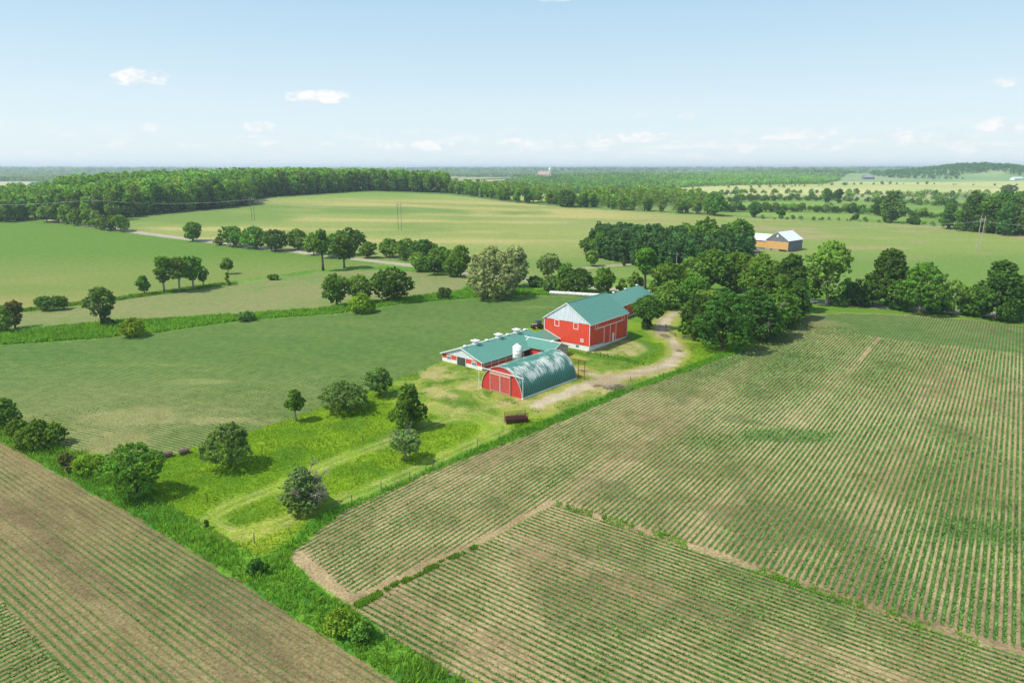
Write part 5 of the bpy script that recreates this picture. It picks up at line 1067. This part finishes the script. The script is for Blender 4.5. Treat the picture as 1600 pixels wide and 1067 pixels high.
def mid_trees():
    T = tree
    T(857, 434, 396, 36, 'round', 'silver', 'silvery green tree right of the willows', z0=.06); T(882, 442, 410, 30, 'round', 'mid', 'mid green tree between the silvery tree and the dark trees behind the wrapped bales', z0=.05)
    T(905, 456, 419, 44, 'dome', 'dark', 'dark tree directly behind the white wrapped bale row', z0=.03); T(862, 455, 430, 32, 'dome', 'apple', 'low grey green bush at the left end of the white wrapped bale row', 'bush', z0=.02, nl=14); T(835, 448, 432, 30, 'dome', 'apple', 'low pale hedge bush right of the willow foot', 'bush', z0=0, nl=12)
    T(882, 458, 438, 30, 'dome', 'mid', 'low bush touching the wrapped bale row', 'bush', z0=.0, nl=12)
    T(943, 458, 417, 35, 'egg', 'mid', 'upright green tree behind the roof ridge of the tall barn', z0=.04); T(972, 456, 436, 20, 'dome', 'light', 'small light bush behind the rear shed roof', 'bush', z0=0, nl=10)
    T(925, 416, 392, 24, 'round', 'light', 'small light green tree in the pasture before the spruces', z0=.12, nl=12); T(976, 416, 402, 9, 'spire', 'spruce', 'tiny dark spruce beside the side road', z0=.02, nl=8, name='spruce_tree')
    T(1008, 458, 390, 36, 'round', 'mid', 'tall tree with long bare trunk behind the rear shed', z0=.42, nl=18, bark=M_bark, tr=.45); T(992, 452, 425, 26, 'dome', 'light', 'leafy bush under the tall bare trunked tree', 'bush', z0=.02, nl=12)
    cl = [(1042, 470, 412, 62, 'round', 'mid'), (1075, 462, 404, 60, 'round', 'light'), (1108, 458, 392, 66, 'round', 'mid'), (1150, 455, 392, 66, 'dome', 'mid'), (1190, 462, 398, 60, 'round', 'light'), (1045, 482, 440, 46, 'dome', 'light'), (1085, 480, 432, 50, 'round', 'mid'),
          (1178, 500, 412, 70, 'dome', 'mid'), (1232, 486, 396, 56, 'egg', 'dark'), (1215, 503, 432, 62, 'dome', 'mid'), (1245, 498, 436, 46, 'egg', 'dark'), (1088, 527, 460, 66, 'dome', 'dark'), (1128, 547, 458, 92, 'dome', 'dark'), (1104, 505, 452, 50, 'round', 'light'), (1176, 532, 452, 76, 'dome', 'dark'), (1205, 525, 460, 62, 'dome', 'mid'), (1150, 520, 470, 60, 'round', 'mid'), (1222, 512, 450, 52, 'dome', 'mid')]
    lab = ['leftmost tree of the big clump, beside the rear shed', 'light green tree second from left at the back of the big clump', 'tall middle tree at the back of the big clump', 'broad topped tree at the back of the big clump', 'light green tree nearest the weathered grey barn', 'light leafy tree low on the left side of the clump over the driveway end', 'mid green tree over the driveway end',
           'large dome shaped tree in the centre of the big clump', 'dark narrow tree at the right back of the big clump', 'broad tree before the dark narrow one at the clump\'s right side', 'dark tree closing the right end of the clump', 'dark dense tree at the clump\'s left foot by the driveway bend', 'largest dense dark tree at the very front of the clump', 'light rounded top showing behind the front dark tree', 'dark dense tree right of the largest front tree', 'tree overhanging the crop field at the clump\'s right front', 'middle tree tucked behind the two front dark trees', 'small tree at the right flank of the clump above the field corner']
    for (c, lb) in zip(cl, lab): T(*c, lb, z0=.04, nl=30, group='big farmyard tree clump', fine=.92)
    r = T(1195, 530, 478, 40, 'round', 'apple', 'greyer tree with pale dead boughs, front right of the clump', z0=.1, dead=7, dup=.6, dside=(-.2, -.6), dz=.2)
    T(1292, 477, 380, 80, 'egg', 'light', 'tall light green open crowned tree with pale trunk at the field\'s top left', z0=.16, nl=30, sparse=.30, bark=M_bark_pale, tr=.5, limbs=10)
    T(1262, 472, 425, 40, 'dome', 'mid', 'rounded tree filling the gap left of the tall open crowned tree', z0=.04); T(1325, 474, 440, 36, 'dome', 'dark', 'low dark tree right of the tall open crowned tree', z0=.04, nl=16)
    T(1384, 478, 392, 92, 'spire', 'dark', 'dark pyramid shaped maple in the right tree row', z0=.05, nl=40); T(1358, 478, 436, 36, 'dome', 'dark', 'lower dark tree left of the pyramid shaped maple', z0=.03)
    T(1436, 488, 413, 84, 'dome', 'mid', 'broad domed maple right of the pyramid shaped one', z0=.10, nl=36, bark=M_bark_pale); T(1490, 492, 434, 34, 'vase', 'light', 'thin sparse tree with white forked trunk', z0=.3, sparse=.45, nl=14, bark=M_bark_pale, tr=.28, limbs=8, dens=.6)
    T(1520, 484, 448, 44, 'dome', 'mid', 'medium tree behind the gap with the pale roof', z0=.05); T(1556, 499, 409, 70, 'dome', 'dark', 'big dark domed maple near the right edge', z0=.05, nl=36); T(1597, 502, 424, 52, 'dome', 'mid', 'greener maple cut off by the right edge of the photo', z0=.05, nl=30)
    for i, (px, py, w, h) in enumerate([(1340, 476, 40, 20), (1410, 484, 40, 22), (1468, 490, 36, 24), (1510, 492, 40, 26), (1532, 496, 34, 24), (1580, 502, 40, 28), (1245, 480, 40, 24), (1310, 478, 30, 16)]): T(px, py, py - h, w, 'dome', 'mid' if i % 2 else 'dark', ORD[i + 1] + ' understorey shrub along the foot of the right tree row', 'bush', z0=0, nl=12, group='shrubs under the right tree row')
    T(1100, 402, 342, 56, 'round', 'mid', 'broad tree rising among the spruces at the plantation\'s right', z0=.05, nl=28); T(1152, 402, 345, 54, 'round', 'mid', 'rounded tree at the right end of the plantation', z0=.05, nl=28); T(1068, 392, 345, 40, 'round', 'light', 'lighter broadleaf top in the middle of the plantation', z0=.05)
    for i, (px, py, tp, w) in enumerate([(918, 396, 372, 26), (938, 401, 364, 30), (960, 404, 366, 28), (948, 390, 355, 28)]): T(px, py, tp, w, 'round', 'mid', ORD[i + 1] + ' rounded broadleaf tree at the plantation\'s left end', z0=.04, nl=14, group='broadleaf trees at the left end of the plantation')
def proto_set(nm, leafs, kind, W, H, z0, nl, n, leaf, k=4, trunk=True, seed0=500):
    """single mesh trees for distant copies: crown and trunk share one mesh"""
    out = []
    for i in range(k):
        rs = np.random.RandomState(seed0 + i); C, d, tint, cs, rr = crown_pts(rs, W, H, z0, kind, nl, n, leaf)
        P, F, T = leaf_cards(C, d + rs.normal(size=d.shape) * .7, leaf * (.6 + .8 * rs.rand(len(C))), rs, tint)
        a = np.arange(6) * pi / 3; r = .03 * H
        TP = np.concatenate([np.stack([np.cos(a) * r, np.sin(a) * r, 0 * a - 1], 1), np.stack([np.cos(a) * r * .4, np.sin(a) * r * .4, 0 * a + H * .7], 1)]); q = np.arange(6); TF = np.stack([q, (q + 1) % 6, (q + 1) % 6 + 6, q + 6], 1) + len(P)
        me = np_mesh(nm, np.concatenate([P, TP]), np.concatenate([F, TF]), [LEAF[leafs[i % len(leafs)]], M_bark], attrs={'tint': np.concatenate([T, np.full((12, 3), 1.0)])}, matidx=np.concatenate([np.zeros(len(F)), np.ones(6)]))
        out.append(me)
    return out
def place(me, nm, x, y, s, rz, label, cat, group, sxy=1.0):
    o = link(nm, me); o.location = (x, y, float(hgt(x, y)) - .1); o.scale = (s * sxy, s * sxy, s); o.rotation_euler = (0, 0, rz); tag(o, label, cat, group); return o
def mass(name, X, Y, S, kind, W, H, z0, nl, n, leaf, mat, tints, seed, sq=1.0):
    """a far wood that reads as one mass, made of many small crowns"""
    rs = np.random.RandomState(seed); K = 5; pr = []
    for i in range(K):
        C, d, t, cs, rr = crown_pts(rs, W, H, z0, kind, nl, n, leaf); P, F, T = leaf_cards(C, d + rs.normal(size=d.shape) * .6, leaf * (.6 + .8 * rs.rand(len(C))), rs, t); pr.append((P, T))
    Z = hgt(X, Y); VP, VT = [], []; ki = rs.randint(0, K, len(X)); an = rs.rand(len(X)) * 2 * pi
    for k in range(K):
        m = ki == k; P, T = pr[k]; c, s = np.cos(an[m])[:, None], np.sin(an[m])[:, None]; sc = S[m][:, None]
        px = (P[None, :, 0] * c - P[None, :, 1] * s) * sc * sq + X[m][:, None]; py = (P[None, :, 0] * s + P[None, :, 1] * c) * sc * sq + Y[m][:, None]; pz = P[None, :, 2] * sc + Z[m][:, None] - .2
        VP.append(np.stack([px, py, pz], -1).reshape(-1, 3)); VT.append((T[None] * tints[m][:, None]).reshape(-1, 3))
    V = np.concatenate(VP); T = np.concatenate(VT); me = np_mesh(name, V, np.arange(len(V)).reshape(-1, 4), mat, attrs={'tint': T}); o = link(name, me); tag(o, kind='stuff'); return o
def jitter_fill(P, step, rs, rmax=9e9):
    b0, b1 = P.min(0), P.max(0); gx, gy = np.meshgrid(np.arange(b0[0], b1[0], step), np.arange(b0[1], b1[1], step)); x = gx.ravel() + (rs.rand(gx.size) - .5) * step * .9; y = gy.ravel() + (rs.rand(gx.size) - .5) * step * .9
    m = inside(P, x, y) & (np.abs(np.arctan2(x, y)) < radians(46)); return x[m], y[m]
def forest_tint(X, Y, rs, lo=.65, hi=1.15):
    g = fbm(X, Y, 60, 3, 71); v = lo + (hi - lo) * (.5 * rs.rand(len(X)) + .5 * np.clip((g - .25) * 2, 0, 1)); hue = rs.rand(len(X))
    t = np.stack([v * (.88 + .26 * hue), v, v * (1.04 - .2 * hue)], 1); odd = rs.rand(len(X)) < .035; t[odd] = t[odd] * np.array([1.25, .95, 1.2]); return t
def forests():
    rs = np.random.RandomState(12)
    E1 = [(-260, 350), (0, 348), (62, 345), (175, 345), (206, 339), (300, 330), (392, 321), (398, 309), (480, 304), (580, 298), (700, 302), (800, 315), (950, 327), (1050, 333), (1128, 337)]
    F1 = poly_w(E1); L1 = F1[:11]; d = L1 / np.linalg.norm(L1, axis=1)[:, None]; back = L1 + d * np.array([230, 230, 240, 240, 240, 250, 250, 230, 220, 200, 180])[:, None]; PA = np.concatenate([L1, back[::-1]])
    L2 = F1[10:]; PB = np.concatenate([L2, poly_w([(1118, 318), (1060, 304), (1030, 296), (1085, 287), (1100, 279)]), [[470, 2300], [60, 2300], [-60, 1500], [-110, 1000]], [back[-1]]])
    pr = proto_set('forest_tree', ['forest', 'mid', 'forest', 'light', 'forest', 'dark'], 'egg', 11.5, 20.5, .0, 20, 2100, 1.25, 6)
    xa, ya = jitter_fill(PA, 7.4, rs); da = dist_line(F1, xa, ya); xb, yb = jitter_fill(PB, 9.5, rs); db = dist_line(F1, xb, yb)
    # thin the woods of the flat land with clearings
    nb = fbm(xb, yb, 120, 3, 72); kb = (db < 22) | ((nb < .66) & ~inside(ZW['clear1'], xb, yb)); xb, yb, db = xb[kb], yb[kb], db[kb]
    X = np.concatenate([xa, xb]); Y = np.concatenate([ya, yb]); D = np.concatenate([da, db]); isb = np.concatenate([np.zeros(len(xa), bool), np.ones(len(xb), bool)])
    score = D + .02 * np.hypot(X, Y) + np.where(isb, 6, 0); near = np.argsort(score)[:295]; nm = np.zeros(len(X), bool); nm[near] = True
    for i in near:
        s = (.92 + .25 * rs.rand()) * (.60 if isb[i] else 1.0) * (.80 if pxx(X[i], Y[i], 10) < 80 else 1.0); b = isb[i]
        place(pr[rs.randint(6)], 'forest_tree', X[i], Y[i], s, rs.rand() * 6.28, 'broadleaf tree at the edge of the mixed wood on the flat land' if b else 'broadleaf tree at the edge of the dense forest behind the hay field', 'tree', 'edge trees of the mixed wood' if b else 'edge trees of the forest', 1.25 if b else 1.0)
    m = ~nm & ~isb; xs, ys = X[m], Y[m]; mass('forest', xs, ys, (.90 + .34 * rs.rand(len(xs))) * np.where(800 + 1101 * xs / ys < 85, .72, 1.0), 'round', 11, 20, 3, 10, 250, 1.8, LEAF['forest'], forest_tint(xs, ys, rs, .55, 1.15), 31)
    m = ~nm & isb & (Y < 1150); xs, ys = X[m], Y[m]; mass('forest', xs, ys, .42 + .55 * rs.rand(len(xs)) ** 1.5, 'round', 12, 17, 1, 9, 190, 2.0, LEAF['forest'], forest_tint(xs, ys, rs, .6, 1.5), 32)
    m = ~nm & isb & (Y >= 1150); xs, ys = X[m], Y[m]; q = rs.rand(len(xs)) < .5; xs, ys = xs[q], ys[q]; mass('forest', xs, ys, .8 + .4 * rs.rand(len(xs)), 'round', 15, 14, 0, 7, 80, 3.6, LEAF['forest'], forest_tint(xs, ys, rs, .5, .95), 33)
    # woods in the flat country to the right, scattered belts farther off
    def wood(pts, step, S, tl, seed, W=15, H=14, n=70, leaf=3.6, thr=None):
        P = poly_w(pts); x, y = jitter_fill(P, step, rs)
        if thr: q = fbm(x, y, 300, 3, seed) < thr; x, y = x[q], y[q]
        if len(x): mass('woodland', x, y, S * (.8 + .4 * rs.rand(len(x))), 'round', W, H, 0, 7, n, leaf, LEAF['forest'], forest_tint(x, y, rs, *tl), seed)
    wood([(1100, 292), (1290, 288), (1312, 282), (1300, 274.5), (1100, 273), (1000, 276), (1040, 296)], 13, .95, (.7, 1.15), 41)
    def belt(r0, r1, a0, a1, step, S, seed, tl=(.6, 1.0), thr=.55, W=26, H=16, n=44, leaf=6.5, sc=300):
        na = int((r1 - r0) * .5 * (r0 + r1) * radians(a1 - a0) / step ** 2); r = np.sqrt(r0 ** 2 + rs.rand(na) * (r1 ** 2 - r0 ** 2)); a = np.radians(a0 + rs.rand(na) * (a1 - a0)); x, y = r * np.sin(a), r * np.cos(a)
        q = fbm(x, y * .45, sc, 3, seed) < thr
        for z in ('yellow', 'green2', 'pale', 'pasture'): q &= ~inside(ZW[z], x, y)
        x, y = x[q], y[q]
        if len(x): mass('woodland', x, y, S * (.8 + .4 * rs.rand(len(x))), 'round', W, H, 0, 6, n, leaf, LEAF['forest'], forest_tint(x, y, rs, *tl), seed)
    belt(1150, 2600, 22, 42, 30, .55, 51, (.7, 1.05), .40, 20, 15, 60, 4.2, 200); belt(2600, 5200, -42, 42, 46, .9, 52, (.65, 1.0), .52, 34, 15, 44, 7.5); belt(1500, 2700, -42, -8, 34, .9, 54, (.65, 1.0), .50, 24, 16, 60, 5, 260)
    belt(5200, 11800, -41, 41, 120, 1.0, 53, (.6, .95), .56, 95, 16, 40, 22, 900)
    hx, hy = 1770 + 260 * rs.normal(size=1500), 2650 + 300 * rs.normal(size=1500); q = ((hx - 1770) / 330) ** 2 + ((hy - 2700) / 380) ** 2 < 1.1; q &= ~((hy < 2480) & (hx < 1700)); hx, hy = hx[q], hy[q]; mass('woodland', hx, hy, .75 + .3 * rs.rand(len(hx)), 'round', 22, 18, 0, 7, 60, 5, LEAF['dark'], forest_tint(hx, hy, rs, .8, 1.1), 55)
    hx, hy = 2000 + 900 * rs.rand(1500), 2600 + 500 * rs.rand(1500); mass('woodland', hx, hy, .75 + .3 * rs.rand(len(hx)), 'round', 22, 16, 0, 7, 60, 5, LEAF['dark'], forest_tint(hx, hy, rs, .8, 1.1), 56)
    # spruce plantation
    sp = proto_set('spruce_tree', ['spruce'], 'egg', 6.4, 13.5, .0, 34, 2300, .8, 4, seed0=620); P = poly_w([(915, 399), (985, 415), (1055, 430), (1115, 430), (1178, 408), (1172, 394), (1110, 378), (1060, 371), (1000, 373), (945, 382)]); x, y = jitter_fill(P, 4.6, rs)
    o_ = np.argsort(np.hypot(x, y))[:290]
    for i in o_: place(sp[rs.randint(4)], 'spruce_tree', x[i], y[i], .85 + .3 * rs.rand(), rs.rand() * 6.28, 'dark pointed spruce in the dense plantation left of the weathered grey barn', 'tree', 'spruces of the plantation')
    # the dark wood at the right edge
    wr = proto_set('wood_tree', ['mid', 'dark', 'apple', 'mid', 'dark', 'silver'], 'dome', 12, 19, .4, 20, 2000, 1.1, 6, seed0=640); P = poly_w([(1462, 355), (1490, 361), (1600, 371), (2000, 402), (2000, 372), (1760, 345), (1600, 341), (1520, 346)]); x, y = jitter_fill(P, 9, rs); o_ = np.argsort(np.hypot(x, y) - .35 * x)[:150]
    for i in o_: place(wr[rs.randint(6)], 'wood_tree', x[i], y[i], (1.05 + .5 * rs.rand()) * (.75 if pxx(x[i], y[i], 5) < 1500 else 1), rs.rand() * 6.28, 'broadleaf tree of the dark wood at the right edge behind the power frame', 'tree', 'trees of the dark right hand wood')
    # hedgerows across the flat pastures
    hb = proto_set('hedge_shrub', ['mid', 'dark', 'forest', 'apple'], 'dome', 9, 7, 0, 12, 700, .95, 4, seed0=660)
    def hedge(pts, n, smin, smax, label, group, jit=2, prob=1):
        Wp = poly_w(pts); seg = np.linalg.norm(np.diff(Wp, axis=0), axis=1); cum = np.concatenate([[0], np.cumsum(seg)])
        for t in (np.arange(n) + rs.rand(n) * .9) / n * cum[-1]:
            k = min(np.searchsorted(cum, t, 'right') - 1, len(seg) - 1); p = Wp[k] + (Wp[k + 1] - Wp[k]) * (t - cum[k]) / seg[k] + rs.normal(size=2) * jit; place(hb[rs.randint(4)], 'hedge_shrub', p[0], p[1], smin + (smax - smin) * rs.rand() ** 1.6, rs.rand() * 6.28, label, 'shrub', group)
    hedge([(1180, 342), (1300, 344.5), (1450, 352), (1490, 356)], 26, .22, .6, 'small shrub in the thin hedge along the far edge of the right hay field', 'shrubs of the near pasture hedge')
    hedge([(1120, 331), (1250, 331), (1340, 334), (1440, 340), (1490, 343)], 84, .7, 1.5, 'shrub in the thick middle hedgerow of the right pastures', 'shrubs of the middle pasture hedge')
    hedge([(1080, 317), (1200, 314), (1300, 314), (1400, 318), (1500, 325)], 90, .7, 1.6, 'shrub in the upper hedgerow of the right pastures', 'shrubs of the upper pasture hedge')
    hedge([(1080, 309), (1160, 303), (1300, 303), (1450, 307), (1600, 314)], 80, .7, 1.6, 'shrub in the hedge below the pale yellow field', 'shrubs below the pale yellow field', 4)
    hedge([(1130, 296), (1300, 290), (1420, 288), (1600, 291)], 36, .5, 1.3, 'shrub dotted across the pale yellow field', 'shrubs dotted across the pale yellow field', 14)
    hedge([(1385, 277.5), (1440, 279), (1500, 280)], 30, .8, 1.8, 'shrub on the far hedge before the wooded hill', 'shrubs before the wooded hill', 8)
    hedge([(20, 488), (120, 477)], 5, .12, .2, 'low weed clump on the upper grass strip at the left', 'weed clumps on the upper grass strip', .5)
    T = tree
    T(1392, 348, 300, 34, 'egg', 'apple', 'tall soft grey green tree in the middle of the right pastures', z0=.02); T(1388, 347, 318, 20, 'dome', 'dark', 'dark tree at the foot of the tall grey green pasture tree', z0=.02, nl=12); T(1376, 338, 308, 28, 'round', 'dark', 'dark round tree left of the tall grey green pasture tree', z0=.02, nl=14); T(1428, 351, 338, 22, 'dome', 'dark', 'dark round bush on the near pasture hedge', 'bush', z0=0, nl=12)
    T(1290, 318, 295, 16, 'round', 'mid', 'round hedge tree left of the pasture centre', z0=.02, nl=10); T(1310, 318, 296, 16, 'round', 'dark', 'dark round hedge tree right of the other round one', z0=.02, nl=10); T(1220, 341, 328, 13, 'round', 'dark', 'small round tree alone in the near pasture', z0=.02, nl=8); T(1338, 344, 335, 14, 'dome', 'dark', 'low dark bush on the near pasture hedge left of the tall tree', 'bush', z0=0, nl=8)
    T(1575, 302, 289, 22, 'round', 'mid', 'round tree in the yellow field near the right edge', z0=.02, nl=10)
    T(882, 323, 298, 34, 'round', 'dark', 'large dark tree standing out of the mixed wood\'s front edge', z0=.02); T(1115, 337, 302, 34, 'round', 'mid', 'tall tree at the right end of the mixed wood', z0=.02); T(1180, 340, 318, 20, 'round', 'dark', 'round tree just right of the mixed wood', z0=.02, nl=10)

# ------------------------------------------------------------------ put it together
main_barn(); quonset(); long_barn(); rear_shed(); feed_bin(); far_barn(); tractor(); feed_rack(); bale_tube(); post_and_rails(); rubble(); power_line(); church()
round_bale(262, 714, radians(-54), 'left one of two old weathered bales at the field edge'); round_bale(288, 709, radians(-50), 'right one of two old weathered bales at the field edge')
gx, gy, _ = ground_at(1205, 492); simple_house('farmhouse', (gx, gy), 30, 9, 9, 5.4, 8.2, M_white, M_tin, 'white farmhouse almost hidden inside the big tree clump', 'house', 3.0)
gx, gy, _ = ground_at(1350, 280.5); simple_house('farmhouse', (gx, gy), 70, 12, 50, 7, 15, M_greywood, M_greymetal, 'distant grey farmstead on the rise at the edge of the far wood', 'house', win=False)
gx, gy, _ = ground_at(1585, 281.5); simple_house('farm_building', (gx, gy), 60, 14, 60, 5, 9, M_white, M_tin, 'long pale farm building below the wooded hill', 'building', win=False)
gx, gy, _ = ground_at(1524, 487); simple_house('small_shed', (gx, gy), 60, 3.5, 5, 1.6, 2.4, M_white, M_white, 'low pale roofed shed glimpsed in the gap of the right tree row', 'shed', win=False)
vehicle(1043, 479, 1.0, M_white, 'white car parked under the left trees of the big clump'); vehicle(1181, 394, .4, M_white, 'white car parked beside the weathered grey barn'); vehicle(1266, 474, .2, M_white, 'white van like car under the trees at the field\'s top corner')
meadow_trees(); left_trees(); mid_trees(); forests(); grow_crops()

def haze():
    m, t, out = new_mat('haze'); v = t.node('ShaderNodeVolumePrincipled'); v.inputs['Color'].default_value = (.72, .86, 1.0, 1); v.inputs['Density'].default_value = HAZE; v.inputs['Anisotropy'].default_value = 0.2
    t.l.new(v.outputs[0], out.inputs['Volume']); o = MB().box(-12600, 12600, -300, 12600, -3, 75).build('haze', m); tag(o, kind='stuff')
HAZE = 0.00012
haze()
